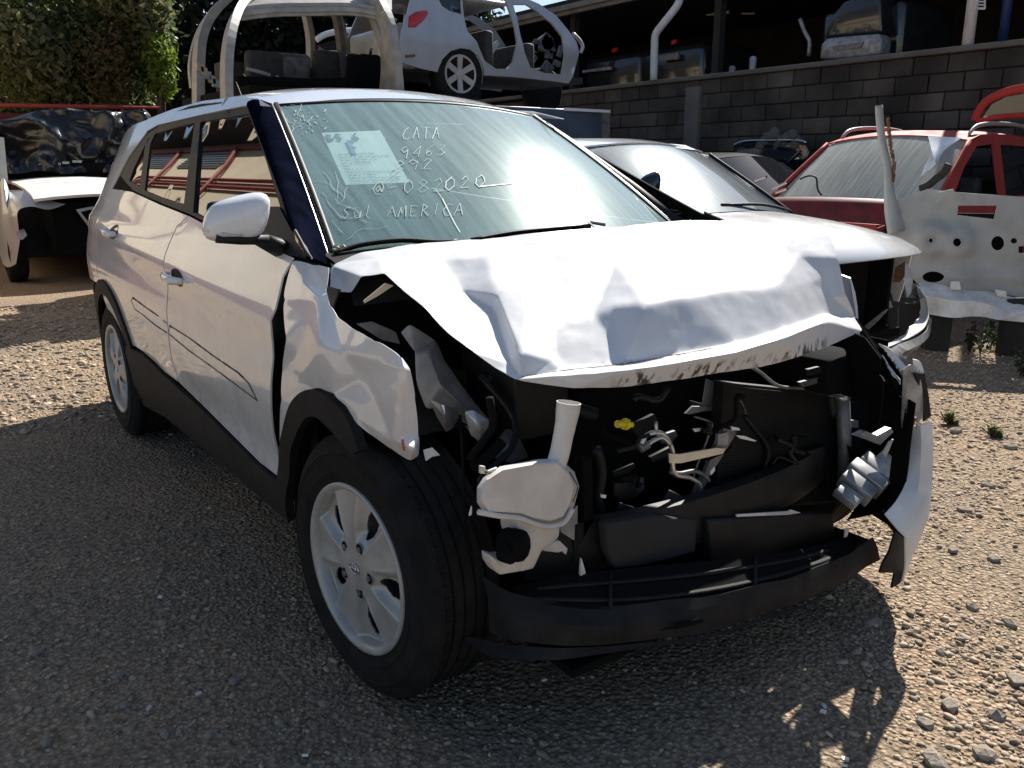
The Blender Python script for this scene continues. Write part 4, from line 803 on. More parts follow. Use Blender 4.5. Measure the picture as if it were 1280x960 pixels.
# ---------------- wheels
def wheel(c, out, steer, spin, rad=.328, par=car):
    ax = Vector((math.sin(steer)*(-out)*-1*1, out*math.cos(steer), 0)) if False else Vector((-math.sin(steer)*out*-1*-1, out*math.cos(steer), 0)).normalized()
    c = Vector(c); w = .105
    hb = MB().lathe([(0, -.02), (.09, -.02), (.16, .015), (.19, .02), (.195, -.09), (.14, -.10), (0, -.10)], c+ax*.03, ax, 40).build('wheel', 'steel_grey', par, True)
    tp = [(.203, .088), (.210, .100), (.235, .108), (.243, .1105), (.246, .1085), (.27, .110), (.284, .1085), (.287, .1105), (.291, .106), (.30, .103), (.322, .090), (.333, .076), (rad-.002, .072), (rad, .066)]
    for g in (.047, .016, -.016, -.047): tp += [(rad, g+.004), (rad-.007, g+.003), (rad-.007, g-.003), (rad, g-.004)]
    tp += [(rad, -.066), (.333, -.076), (.30, -.103), (.25, -.11), (.203, -.09)]
    MB().lathe(tp, c, ax, 88).build('tyre', 'rubber', hb, True, sharp=35)
    tb = MB(); a0 = Vector((0, 0, 1)); u = (a0-ax*a0.dot(ax)).normalized(); v = ax.cross(u)
    for k in range(72):     # shoulder tread blocks
        q = 2*math.pi*k/72
        for s in (1, -1):
            d = u*math.cos(q)+v*math.sin(q); tn = -u*math.sin(q)+v*math.cos(q); Mx = Matrix((d, tn, ax)).transposed(); tb.box(c+d*(rad-.004)+ax*s*.069, (.012, .022, .026), Mx)
    tag(tb.build('tread_blocks', 'tread', hb), kind='stuff')
    # five-spoke cover
    nq, nr = (340, 46) if out < 0 else (100, 14); vs = []; fs2 = []
    rs = np.linspace(.026, .203, nr)
    def half(r_):        # half opening angle between spokes
        t = (r_-.088)/(.178-.088)
        return -1 if t < 0 or t > 1 else R(11)*math.sin(math.pi*min(1, t**.8))**.6*(1.05-.35*(1-t))
    for i, r_ in enumerate(rs):
        for j in range(nq):
            q = 2*math.pi*j/nq; m5 = ((q-spin+math.pi/5) % (2*math.pi/5))-math.pi/5; a = abs(m5)
            hgt = .078+.012*math.cos(r_/.21*1.4)-.006*max(0, (r_-.195)/.017)**2
            ho = half(r_); t = max(0, min(1, (r_-.05)/.15))
            if r_ > .07:
                hgt -= .022*math.exp(-(a/R(15+4*t))**4)*min(1, (r_-.07)/.03)*(1 if r_ < .19 else max(0, 1-(r_-.19)/.012))
                hgt += .006*math.exp(-((a-R(19))/R(3.5))**2)*min(1, (r_-.07)/.04)
                hgt -= .006*math.exp(-((a-R(36))/R(10))**2)*t
            d = u*math.cos(q)+v*math.sin(q); vs.append(c+d*r_+ax*(hgt+.012))
    for i in range(nr-1):
        for j in range(nq):
            q = 2*math.pi*(j+.5)/nq; m5 = abs(((q-spin+math.pi/5) % (2*math.pi/5))-math.pi/5); r_ = (rs[i]+rs[i+1])/2
            if m5 < half(r_): continue
            fs2.append((i*nq+j, i*nq+(j+1) % nq, (i+1)*nq+(j+1) % nq, (i+1)*nq+j))
    vs.append(c+ax*.102); k0 = len(vs)-1; fs2 += [(k0, (j+1) % nq, j) for j in range(nq)]
    cv = ob('wheel_cover', vs, [f[::-1] for f in fs2] if out < 0 else fs2, 'silver', hb, solid=.004, recalc=False)
    nut = MB()
    for k in range(5):
        q = spin+2*math.pi*(k+.5)/5*1; q = spin+2*math.pi*k/5+math.pi/5*0; d = u*math.cos(q)+v*math.sin(q); p = c+d*.062
        nut.lathe([(.0165, .1005), (.0155, .1015), (.013, .1005), (.013, .096)], p, ax, 16); nut.lathe([(.008, .1005), (.008, .104), (0, .105)], p, ax, 6)
    tag(nut.build('lug_nuts', 'steel_grey', hb), kind='stuff'); dk = MB()
    for k in range(5):
        q = spin+2*math.pi*k/5; d = u*math.cos(q)+v*math.sin(q); dk.lathe([(.0135, .1012), (0, .1012)], c+d*.062, ax, 16)
    tag(dk.build('nut_recess', 'matt_black', hb), kind='stuff')
    MB().lathe([(.192, .078), (.196, .094), (.200, .103), (.206, .1075), (.2125, .109), (.216, .106), (.2155, .088)], c, ax, 64).build('rim_edge', 'silver', hb, True)
    lg = MB(); e = [c+ax*.1045+u*.0125*math.sin(q)+v*.021*math.cos(q) for q in np.linspace(0, 2*math.pi, 21)]; lg.tube(e, .0016, 5, caps=False)
    for s in (-1, 1): lg.tube([c+ax*.1045+v*(s*.007+.002)+u*.0085, c+ax*.1045+v*(s*.007-.002)-u*.0085], .0018, 5)
    lg.tube([c+ax*.1045-v*.007-u*.001, c+ax*.1045+v*.007+u*.001], .0016, 5); lg.build('emblem', 'chrome', hb, True)
    return hb
wheel((.0, -.77, .334), -1, R(5), R(50)); wheel((-2.59, -.775, .336), -1, 0, R(20)); wheel((.0, .765, .338), 1, 0, 0); wheel((-2.59, .775, .336), 1, 0, 0)
MB().tube([(-2.59, -.7, .33), (-2.59, .7, .33)], .04, 8).build('rear_axle', 'matt_black', car, True); MB().tube([(0, -.7, .30), (0, .7, .30)], .03, 8).build('drive_shaft', 'matt_black', car, True)
# ---------------- paper behind the glass
pq = [(402, 166), (475, 163), (512, 228), (432, 231)]
def pw(u, v, d=-.012):
    a = Vector(pq[0]).lerp(Vector(pq[1]), u); b = Vector(pq[3]).lerp(Vector(pq[2]), u); q = a.lerp(b, v); return wp(q.x, q.y, d)
paper = grid('paper_sheet', [[pw(u, v) for u in np.linspace(0, 1, 7)] for v in np.linspace(0, 1, 7)], None)
mat('paper', (.85, .86, .84), .9); paper.data.materials.append(MATS['paper']); tag(paper, 'white printed notice sheet stuck inside the cracked windshield', 'paper')
tx = MB(); rr = random.Random(5); psf = lambda u, v: pw(u, v, -.0095)
def pline(u0, u1, v, h):
    ps = [psf(u0, v-h/2), psf(u1, v-h/2), psf(u1, v+h/2), psf(u0, v+h/2)]; tx.add(ps, [(0, 1, 2, 3)])
for v in np.arange(.42, .95, .058):
    u = .10
    while u < .88:
        w = rr.uniform(.03, .11); pline(u, min(u+w, .92), v, .010); u += w+.02
        if rr.random() < .12: break
def pwrite(txt, u0, v0, u1, h, w):
    n = len(txt)
    for i, ch in enumerate(txt):
        for st in GL[ch]: ribbon(tx, [(u0+(u1-u0)*(i+.7*a)/n, v0-b*h) for a, b in st], w, psf)
pwrite('BS 6', .06, .16, .62, .12, .006); tx.build('printed_text', 'print_ink', paper)
tx = MB(); pwrite('F', .36, .42, .52, .24, .012); tx.build('blue_initial', 'blue_sticker', paper)
# ================================================================== retaining wall of concrete blocks
WY, WT = 8.0, 2.49
wall = tag(empty('block_wall', (-6, WY, 0)), 'shaded grey concrete block retaining wall below the dark shed', 'wall')
MB().box((-6.5, WY+.14, (WT-.04)/2), (29, .2, WT-.04)).build('wall_core', 'mortar', wall)
bl_mesh = []
for k in range(6):
    b = MB(); b.box((0, 0, 0), (.385, .05, .185)); rr = random.Random(k)
    b.v = [v + Vector((rr.uniform(-.004, .004), rr.uniform(-.006, .004), rr.uniform(-.004, .004))) for v in b.v]
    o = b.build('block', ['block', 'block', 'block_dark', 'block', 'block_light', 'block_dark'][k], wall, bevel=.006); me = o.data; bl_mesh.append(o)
nb = 0
for r_ in range(8):
    z = WT - .10 - r_*.2
    for c_ in range(-26, 6):
        x = c_*.4 + (.2 if r_ % 2 else 0)
        if x < -10.6 or x > .2: continue
        if nb < 6: o = bl_mesh[nb]
        else:
            o = bl_mesh[random.randrange(6)].copy(); COL.objects.link(o)
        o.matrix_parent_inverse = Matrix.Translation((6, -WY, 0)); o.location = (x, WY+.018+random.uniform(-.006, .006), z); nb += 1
MB().box((-6.5, WY+.10, WT+.03), (29, .34, .06)).build('coping', 'concrete', wall, bevel=.01)
pl_ = MB(); pl_.box((-7.05, WY-.03, 1.2), (.26, .10, 2.4)); pl_.build('pilaster', 'concrete', wall, bevel=.01)
# terrace, shed
tag(MB().box((-7, 18.2, 1.22), (40, 20, 2.44)).build('terrace', 'concrete'), kind='structure')
shed = tag(empty('open_shed', (-7, 10, 2.44)), 'dark open shed with metal sheet roof above the block wall', 'shed')
EZ, EY = 4.29, 10.0
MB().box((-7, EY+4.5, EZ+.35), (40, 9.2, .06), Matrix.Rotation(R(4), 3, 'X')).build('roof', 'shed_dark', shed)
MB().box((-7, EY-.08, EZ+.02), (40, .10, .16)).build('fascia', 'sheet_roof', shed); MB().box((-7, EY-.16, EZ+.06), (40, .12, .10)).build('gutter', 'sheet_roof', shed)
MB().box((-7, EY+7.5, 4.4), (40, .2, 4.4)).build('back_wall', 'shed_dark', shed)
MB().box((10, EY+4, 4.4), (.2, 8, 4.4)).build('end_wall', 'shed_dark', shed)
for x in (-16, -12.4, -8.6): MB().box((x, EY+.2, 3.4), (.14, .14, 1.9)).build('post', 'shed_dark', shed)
b = MB().tube(crom([hit(853, -14, 1, 8.1), hit(848, 4, 1, 8.06), hit(840, 16, 1, 8.0), hit(824, 36, 1, 7.94), hit(819, 45, 1, 7.93), hit(818, 60, 1, 7.93), hit(817, 100, 1, 7.93)], 4), .055, 12).build('drain_pipe', 'white_pipe', None, True)
tag(b, 'white drain pipe with a bend running down to the block wall', 'pipe')
p0, p1 = hit(1209, 60, 1, 8.05), hit(1216, -20, 1, 8.05); b = MB().tube([p0, (p0.x, p0.y, 4.3)], .06, 12).build('white_post', 'white_pipe', None, True); tag(b, 'white steel post standing on the wall beside the shed', 'post')
b = MB()
for i in range(5): b.tube([hit(1222, -6+i*4, 1, 8.0), hit(1232, -6+i*4, 1, 8.0)], .008, 6)
b.tube([hit(1231, -12, 1, 8.0), hit(1231, 11, 1, 8.0)], .010, 6); b.tube([hit(1223, 11, 1, 8.0), hit(1231, 11, 1, 8.0), ], .01, 6); tag(b.build('wire_rack', 'white_pipe', None, True), 'small white wire rack hanging on the white post', 'rack')
p0 = hit(1252, 60, 1, 8.5); tag(MB().tube([(p0.x, p0.y, 2.44), (p0.x, p0.y, 4.4)], .05, 10).build('blue_post', 'blue_post', None, True), 'dark blue post in the shade of the shed', 'post')
for i, (ps, lb) in enumerate(((((882, 18), (911, 13), (911, 17), (884, 20)), 'longer lit gap in the shed roof sheets'), (((926, 16), (943, 16), (942, 18), (927, 18)), 'shorter lit gap in the shed roof sheets'))):
    tag(MB().prism(hY(12.5, *ps), (0, .02, 0)).build('roof_batten', 'beige'), ['pale long timber batten under the dark shed roof', 'pale short timber batten under the dark shed roof'][i], 'batten')  # beige strips stand in for light showing through roof gaps

# ================================================================== generic wrecked cars (local x forward, origin under the front axle)
class Body:
    def __init__(s, root, Wd, zb, zr_, wr, rear, front):
        s.root, s.W, s.zb, s.zr, s.wr, s.rear, s.front = root, Wd, zb, zr_, wr, rear, front
    def w(s, x, z):
        h = float(np.interp(z, [.15, .35, .6, s.zb-.12, s.zb, s.zr], [.90, .97, 1.0, .99, .93, s.wr/s.W]))*s.W
        L_ = s.front-s.rear; u = (x-s.rear)/L_; p = 1-.14*max(0, .12-u)/.12*max(0, .12-u)/.12-.22*(max(0, u-.80)/.20)**2.2
        return h*p
    def side(s, name, outl, m, holes=(), d=0, th=.01, h=.09):
        out = []
        for sg in (-1, 1): out.append(panel(name, outl, lambda x, z: (x, sg*(s.w(x, z)-d), z), m, s.root, (0, sg, 0), h, holes, th, local=True))
        return out
    def strip(s, name, line, m, crown=.03, bow=0, inset=.0, n=15, **k):
        rows = []
        for i, (x, z) in enumerate(line):
            w = s.w(x, z)-inset; c = crown if not isinstance(crown, (list, tuple)) else crown[i]; bo = bow if not isinstance(bow, (list, tuple)) else bow[i]
            rows.append([Vector((x+bo*(1-t*t), t*w, z+c*(1-t*t))) for t in np.linspace(-1, 1, n)])
        a = (rows[1][n//2]-rows[0][n//2]).cross(rows[0][n//2+1]-rows[0][n//2])
        return grid(name, rows, m, s.root, flip=(a.z < 0 or (abs(a.z) < 1e-4)), local=True, **k)
    def wheels(s, wb, r, tr, cap=True, which=((0, -1), (0, 1), (1, -1), (1, 1)), spokes=6):
        for k, sg in which:
            c = Vector((-wb*k, sg*(s.W-.10), r)); ax = Vector((0, sg, 0))
            hb = MB().lathe([(0, .03), (r*.25, .04), (r*.55, .0), (r*.62, .06), (r*.66, .075), (r*.66, -.07), (0, -.07)], c, ax, 28).build('wheel', 'steel_grey', s.root, True, local=True)
            MB().lathe([(r*.66, .085), (r*.75, .10), (r*.9, .10), (r, .075), (r, -.075), (r*.9, -.1), (r*.66, -.085)], c, ax, 40).build('tyre', 'rubber', hb, True)
            sp = MB(); u, v = Vector((1, 0, 0)), Vector((0, 0, 1))
            for i in range(spokes):
                q = 2*math.pi*i/spokes+.5; d = u*math.cos(q)+v*math.sin(q); t = -u*math.sin(q)+v*math.cos(q)
                sp.prism([c+ax*.07+d*r*.12+t*r*.07, c+ax*.085+d*r*.62+t*r*.10, c+ax*.085+d*r*.62-t*r*.10, c+ax*.07+d*r*.12-t*r*.07], ax*-.02)
            sp.lathe([(0, .09), (r*.16, .085), (r*.18, .06)], c, ax, 20); sp.lathe([(r*.60, .085), (r*.67, .09), (r*.68, .08)], c, ax, 36); sp.build('wheel_cover', 'silver', hb)
def archpts(cx_, r, z0, n=10, rev=False):
    a = [(cx_+r*math.cos(q), z0+r*math.sin(q)) for q in np.linspace(R(-18), R(198), n)]; return a[::-1] if rev else a
def frame_tubes(B, name, pts, r, m, both=True):
    for sg in ((-1, 1) if both else (1,)):
        MB().tube(crom([(x, sg*(B.w(x, z)), z) for x, z in pts], 4), r, 6, flat=(1, .8)).build(name, m, B.root, True, local=True)

# ---- white sedan parked alongside
sed = tag(empty('white_sedan', (-1.24, 2.34, 0), R(1)), 'white sedan with stripped nose parked beside the crashed SUV', 'car')
B = Body(sed, .86, .93, 1.46, .60, -3.45, .95)
o_s = [(.30, .50), (.36, .84), (.15, .885), (-.1, .92), (-.42, .97), (-.75, 1.17), (-1.05, 1.36), (-1.30, 1.41), (-2.0, 1.425), (-2.5, 1.36), (-2.95, 1.08), (-3.4, 1.0), (-3.45, .6), (-3.4, .3), (-2.98, .28)] + archpts(-2.6, .34, .31, rev=True) + [(-2.2, .24), (-.42, .24)] + archpts(0, .34, .31, n=8, rev=True)[:6] + [(.27, .5)]
w1 = [(-.62, 1.0), (-.95, 1.22), (-1.22, 1.345), (-1.62, 1.36), (-1.62, .98)]; w2 = [(-1.70, .98), (-1.70, 1.36), (-2.1, 1.355), (-2.5, 1.25), (-2.72, 1.06), (-2.6, 1.0)]
B.side('body_side', o_s, 'paint', [w1, w2]); B.side('side_window', w1, 'dark_glass', d=.012, th=.004); B.side('side_window', w2, 'dark_glass', d=.012, th=.004)
B.strip('hood', [(-.42, .97), (-.1, .935), (.12, .90), (.28, .865), (.38, .82), (.40, .80)], 'paint', [.055, .06, .06, .055, .045, .03], [.17, .17, .18, .20, .22, .22], solid=.01)
wsS = B.strip('windshield', [(-.46, .985), (-.75, 1.172), (-1.0, 1.33), (-1.12, 1.385)], 'sedan_glass', [.05, .055, .05, .045], [.16, .14, .10, .08], inset=.035)
B.strip('roof', [(-1.11, 1.382), (-1.3, 1.412), (-1.7, 1.425), (-2.1, 1.42), (-2.45, 1.365)], 'paint', [.045, .045, .045, .045, .04], [.08, .05, .02, -.02, -.05], solid=.01)
B.strip('rear_window', [(-2.45, 1.365), (-2.8, 1.15), (-2.98, 1.06)], 'dark_glass', .04, -.05); B.strip('trunk_lid', [(-2.98, 1.06), (-3.4, 1.0), (-3.45, .6), (-3.4, .3)], 'paint', .02, -.08)
frame_tubes(B, 'pillar_trim', [(-.44, .985), (-.75, 1.185), (-1.05, 1.37)], .012, 'black')
MB().box((-1.4, 0, .35), (3.6, 1.4, .05)).build('underbody', 'matt_black', sed, local=True); MB().box((-.05, 0, .55), (.6, 1.1, .45)).build('engine', 'matt_black', sed, local=True); MB().box((-.5, 0, .7), (.1, 1.4, .5)).build('firewall', 'matt_black', sed, local=True)
for nm_, *bx_ in (('seat', (-1.7, .36, .85), (.14, .46, .6)), ('seat', (-1.7, -.36, .85), (.14, .46, .6)), ('dashboard', (-.85, 0, .90), (.4, 1.3, .14))): MB().box(*bx_).build(nm_, 'interior', sed, local=True, bevel=.03)
for sg in (-1, 1): MB().box((-.02, sg*.66, .60), (.70, .03, .50)).build('inner_fender', 'matt_black', sed, local=True)
B.wheels(2.6, .31, 1.5)
MB().tube(crom([wv for wv in (Vector((-.40, .66, 1.02)), Vector((-.34, .3, 1.065)), Vector((-.36, -.05, 1.07)))], 4), .010, 6).build('wiper', 'black', sed, True, local=True)
MB().prism([(-1.02, .28, 1.404), (-1.02, .46, 1.393), (-1.10, .44, 1.425), (-1.10, .27, 1.432)], (.001, 0, .004)).build('roof_sticker', 'paint', sed, local=True)
# its smashed left headlamp, torn bumper
hl = {k: (p[0], p[1], hit(p[0], p[1], 1, p[2])) for k, p in {'a': (1118, 338, 2.92), 'b': (1133, 328, 3.02), 'c': (1141, 345, 3.06), 'd': (1139, 366, 3.04), 'e': (1134, 372, 3.0), 'f': (1130, 350, 2.97)}.items()}
crumple('headlamp', hl, list('abcdef'), [('b', 'f', 'd')], 'lens', sed, nref=(1, 0, 0), sub=2)
MB().prism(hY(2.93, (1116, 352), (1120, 334), (1131, 327), (1130, 345), (1124, 352)), (.02, -.03, 0)).build('lamp_remains', 'rust', sed)
def ytorn(name, top_, bot_, m, root, seed, fold=.02):
    rr = random.Random(seed); a = crom([hit(*p[:2], 1, p[2]) for p in top_], 5); c = crom([hit(*p[:2], 1, p[2]) for p in bot_], 5); k = min(len(a), len(c)); md = [(p+q)/2+Vector((fold, 0, 0)) for p, q in zip(a, c)]
    c = [q.lerp(p, rr.uniform(-.1, .18)) for p, q in zip(a[:k], c[:k])]; return grid(name, [a[:k], md[:k], c[:k]], m, root, flip=True, solid=.006)
ytorn('bumper', ((1146, 358, 3.05), (1157, 372, 3.02), (1160, 392, 2.98), (1156, 408, 2.85), (1142, 418, 2.6), (1118, 428, 2.3), (1098, 432, 2.0)), ((1150, 375, 3.05), (1150, 388, 3.02), (1147, 398, 2.98), (1140, 406, 2.85), (1128, 419, 2.6), (1112, 428, 2.3), (1098, 437, 2.0)), 'paint_dirty', sed, 5)
ytorn('lower_bumper', ((1160, 395, 3.0), (1158, 412, 2.9), (1145, 422, 2.6), (1120, 432, 2.3), (1098, 438, 2.0)), ((1158, 404, 3.0), (1153, 425, 2.9), (1145, 436, 2.6), (1130, 446, 2.3), (1110, 452, 2.0)), 'steel_grey', sed, 6)
MB().prism(hY(3.04, (1146, 357), (1150, 361), (1155, 372), (1150, 374), (1147, 368)), (-.01, .02, 0)).build('bumper_tip', 'bare_metal', sed)
for ps, mt in ((((1080, 408), (1105, 388), (1110, 386), (1096, 402), (1085, 412)), 'steel_grey'), (((1110, 386), (1122, 384), (1122, 408), (1112, 412)), 'shed_dark')): MB().prism(hY(2.45, *ps), (-.01, .03, 0)).build('front_support', mt, sed)

# ---- red wagon facing the wall's opposite side
RR_ = tag(empty('red_wagon', (-2.62, 4.78, 0), R(-88)), 'red wagon with open tailgate, roof rails and broken windshield', 'car')
B = Body(RR_, .84, 1.0, 1.62, .64, -3.1, .55)
o_s = [(.50, .45), (.50, .80), (.1, .93), (-.35, 1.0), (-.70, 1.25), (-1.02, 1.475), (-1.25, 1.545), (-1.9, 1.56), (-2.6, 1.52), (-2.95, 1.40), (-3.08, 1.0), (-3.1, .5), (-2.95, .3), (-2.75, .3)] + archpts(-2.38, .34, .31, rev=True) + [(-2.0, .25), (-.42, .25)] + archpts(0, .34, .31, rev=True) + [(.40, .32)]
w1 = [(-.66, 1.04), (-.92, 1.29), (-1.18, 1.46), (-1.48, 1.48), (-1.50, 1.02)]; w2 = [(-1.66, 1.02), (-1.64, 1.48), (-2.2, 1.47), (-2.3, 1.05)]; w3 = [(-2.4, 1.08), (-2.32, 1.46), (-2.75, 1.42), (-2.88, 1.12)]
B.side('body_side', o_s, 'red_paint', [w1, w2, w3])
B.side('rear_door_window', w2, 'dark_glass', d=.012, th=.004); B.side('quarter_window', w3, 'dark_glass', d=.012, th=.004)
B.strip('roof', [(-1.06, 1.50), (-1.25, 1.545), (-1.9, 1.56), (-2.6, 1.52), (-2.93, 1.44)], 'red_paint', .055, [.07, .05, 0, -.03, -.05], solid=.01)
B.strip('windshield', [(-.40, 1.0), (-.70, 1.24), (-1.0, 1.46), (-1.07, 1.505)], 'red_glass', [.02, .04, .05, .055], [.10, .10, .08, .07], inset=.03)
B.strip('cowl', [(-.38, 1.01), (-.25, .97), (-.22, .80)], 'red_inside', .02, .10); B.strip('front_crossmember', [(.36, .86), (.40, .86), (.41, .80)], 'red_paint', .01, .05)
B.strip('tailgate_opening', [(-2.95, .95), (-3.1, .9), (-3.12, .4)], 'red_paint', .0, -.05)
B.side('side_rail_trim', [(-.34, .99), (.45, .80), (.45, .76), (-.34, .94)], 'red_inside', d=-.004)
for sg in (-1, 1):
    MB().tube(crom([(x, sg*.60, z) for x, z in ((-1.18, 1.565), (-1.32, 1.635), (-1.7, 1.665), (-2.2, 1.655), (-2.5, 1.60), (-2.58, 1.56))], 5), .018, 8, flat=(1, .8)).build('roof_rail', 'silver', RR_, True, local=True)
frame_tubes(B, 'windshield_pillar', [(-.36, 1.0), (-.70, 1.252), (-1.05, 1.50)], .024, 'red_paint')
to_ = [hit(a, b, 1, 7.1) for a, b in ((1212, 152), (1216, 140), (1224, 126), (1240, 115), (1262, 107), (1300, 100))]; ti_ = [hit(a, b, 1, 7.1) for a, b in ((1226, 150), (1230, 140), (1240, 130), (1258, 121), (1276, 117), (1304, 113))]
tr_ = [(p+q)/2 for p, q in zip(to_, ti_)]; MB().tube(crom(tr_, 4), .045, 6, flat=(1, .4)).build('tailgate', 'red_paint', RR_, True); MB().tube(crom([hit(a, b, 1, 7.05) for a, b in ((1222, 152), (1250, 146), (1300, 143))], 4), .03, 6).build('tailgate_edge', 'red_paint', RR_, True)
tw_ = [ti_[0], ti_[2], ti_[3], ti_[5], hit(1304, 142, 1, 7.1), hit(1250, 145, 1, 7.1)]; MB().prism(tw_, (0, .02, 0)).build('tailgate_window', 'dark_glass', RR_)
MB().box((-1.5, 0, .35), (3.1, 1.3, .05)).build('underbody', 'matt_black', RR_, local=True); MB().box((-.12, 0, .62), (.55, 1.1, .35)).build('engine', 'matt_black', RR_, local=True); MB().box((-.42, 0, .75), (.06, 1.3, .5)).build('firewall', 'matt_black', RR_, local=True)
for bx_ in (((-1.55, .36, .85), (.14, .46, .7)), ((-1.55, -.36, .85), (.14, .46, .7)), ((-2.4, 0, .8), (.16, 1.2, .7))): MB().box(*bx_).build('seat', 'interior', RR_, local=True, bevel=.04)
B.wheels(2.38, .31, 1.5)
# broken piece of its glass and bundle of wires
bg_ = {k: (p[0], p[1], hit(p[0], p[1], 1, p[2])) for k, p in {'a': (1160, 170, 5.55), 'b': (1203, 172, 5.6), 'c': (1180, 188, 5.45), 'd': (1172, 205, 5.35), 'e': (1150, 222, 5.25), 'f': (1164, 190, 5.42), 'g': (1168, 200, 5.3)}.items()}
crumple('glass_shard', bg_, list('abcdef'), [('a', 'g', 'd')], 'paper_glass', RR_, nref=(0, -1, 1), sub=1)
MB().tube(crom([hit(x, y, 1, 4.95) for x, y in ((1000, 224), (1010, 220), (1020, 222), (1022, 236), (1027, 244))], 4), .008, 6).build('loose_wire', 'black', RR_, True)
MB().tube(crom([hit(x, y, 1, 4.6) for x, y in ((1150, 236), (1160, 232), (1172, 222), (1180, 216), (1186, 205))], 4), [.03]*17, 6, flat=(1, .5)).build('torn_gasket', 'scuff', RR_, True)

# ---- dark sedan behind
dk = tag(empty('dark_sedan', (-3.5, 6.15, 0), 0), 'black cut-off sedan half hidden between white sedan and red wagon', 'car')
B = Body(dk, .86, .92, 1.44, .58, -3.4, .85)
o_s = [(-.1, .5), (-.05, .87), (-.42, .94), (-.75, 1.14), (-1.05, 1.33), (-1.30, 1.39), (-2.0, 1.40), (-2.5, 1.32), (-2.95, 1.05), (-3.35, .98), (-3.4, .6), (-3.3, .3), (-2.98, .28)] + archpts(-2.6, .34, .31, rev=True) + [(-2.2, .24), (-.42, .24)]
w1 = [(-.62, .98), (-.95, 1.19), (-1.22, 1.325), (-1.62, 1.34), (-1.62, .96)]; w2 = [(-1.70, .96), (-1.70, 1.34), (-2.1, 1.335), (-2.5, 1.22), (-2.72, 1.04), (-2.6, .98)]
B.side('body_side', o_s, 'dark_paint', [w1, w2]); B.side('side_window', w1, 'dark_glass', d=.012, th=.004); B.side('side_window', w2, 'dark_glass', d=.012, th=.004)
B.strip('cowl', [(-.42, .94), (-.2, .90), (-.06, .87)], 'dark_paint', .05, .10, solid=.01); B.strip('windshield', [(-.42, .955), (-.75, 1.142), (-1.1, 1.355)], 'dark_glass', .05, .14, inset=.03)
B.strip('roof', [(-1.09, 1.352), (-1.3, 1.388), (-1.9, 1.40), (-2.45, 1.335)], 'dark_paint', .045, [.08, .05, 0, -.05], solid=.01); B.strip('rear_window', [(-2.45, 1.335), (-2.95, 1.04)], 'dark_glass', .04, -.05); B.strip('trunk_lid', [(-2.95, 1.05), (-3.36, .98), (-3.4, .3)], 'dark_paint', .02, -.08)
B.wheels(2.6, .31, 1.5, which=((1, -1), (1, 1)))
MB().box((-.35, 0, .5), (.5, 1.3, .6)).build('front_cut', 'matt_black', dk, local=True); MB().box((-1.4, 0, .35), (3.6, 1.4, .05)).build('underbody', 'matt_black', dk, local=True)
hb_ = tag(empty('raised_hood', (-6.6, 7.5, 0)), 'black raised hood lid with chrome edge behind the black sedan', 'car part')
q = hY(7.5, (912, 208), (918, 180), (935, 176), (990, 176), (1006, 178), (1012, 190), (1004, 214), (990, 222), (930, 216)); MB().prism(q, (0, .04, 0)).build('hood_lid', 'gloss_black', hb_, bevel=.01)
MB().tube(crom(hY(7.47, (916, 182), (930, 176.5), (960, 175.5), (995, 175.5), (1008, 178)), 4), .012, 6).build('chrome_edge', 'chrome', hb_, True); MB().tube(hY(7.48, (985, 203), (1000, 188)), .012, 6).build('gas_strut', 'steel_grey', hb_, True); MB().box((-7.0, 7.68, .65), (1.4, .3, 1.3)).build('support_block', 'shed_dark', hb_)
for i, (ps, y) in enumerate((((943, 226, 958, 221), 3.9), ((967, 237, 985, 229), 3.9), ((972, 240, 984, 236), 3.9))):
    pass
chs = MB()
for a, c in (((966, 236), (984, 228)), ((970, 241), (984, 236)), ((944, 226), (958, 221))): chs.tube([hit(*a, 1, 4.1), hit(*c, 1, 4.1)], .012, 6)
o_ = tag(chs.build('trim_rods', 'chrome'), 'bundle of bright trim rods between white sedan and red wagon', 'trim'); o_['kind'] = 'stuff'
# rubble heap at the wall
rb_ = []
for i in range(60):
    p = hit(random.uniform(945, 1000), random.uniform(168, 186), 1, 7.6); rb_.append(p)
# ---- cut white front body panel on stand
fp = tag(empty('cut_body_panel', (-1.1, 4.5, 0)), 'cut-off white firewall body panel with one standing pillar', 'body panel')
O_ = Vector((-1.62, 4.05, 0)); ux = Vector((.78, .626, 0)).normalized(); nz_ = Vector((.626, -.78, 0)).normalized()
def fpx(px, py, off=0):
    d = ray(px, py); t = ((O_+nz_*off)-CAM).dot(nz_)/d.dot(nz_); p = CAM+d*t; return (p-O_).dot(ux), p.z
def fp3(u, z, off=0): return O_+ux*u+nz_*off+Vector((0, 0, z))
oul = [fpx(*p) for p in ((1108, 275), (1120, 250), (1160, 236), (1190, 240), (1280, 246), (1390, 254), (1390, 392), (1280, 372), (1200, 362), (1148, 356), (1125, 330), (1112, 300))]
holes = []
def ell(cx_, cy_, rx, ry, n=14): return [fpx(cx_+rx*math.cos(2*math.pi*i/n), cy_+ry*math.sin(2*math.pi*i/n)) for i in range(n)]
for e in ((1122, 281, 8, 8), (1162, 300, 3.5, 3.5), (1194, 302, 6, 6), (1166, 346, 13.5, 7), (1247, 304, 8, 9), (1267, 301, 4, 3.5)): holes.append(ell(*e))
holes.append([fpx(*p) for p in ((1198, 257), (1246, 257), (1242, 274), (1197, 269))]); holes.append([fpx(*p) for p in ((1273, 308), (1300, 306), (1300, 318), (1273, 316))])
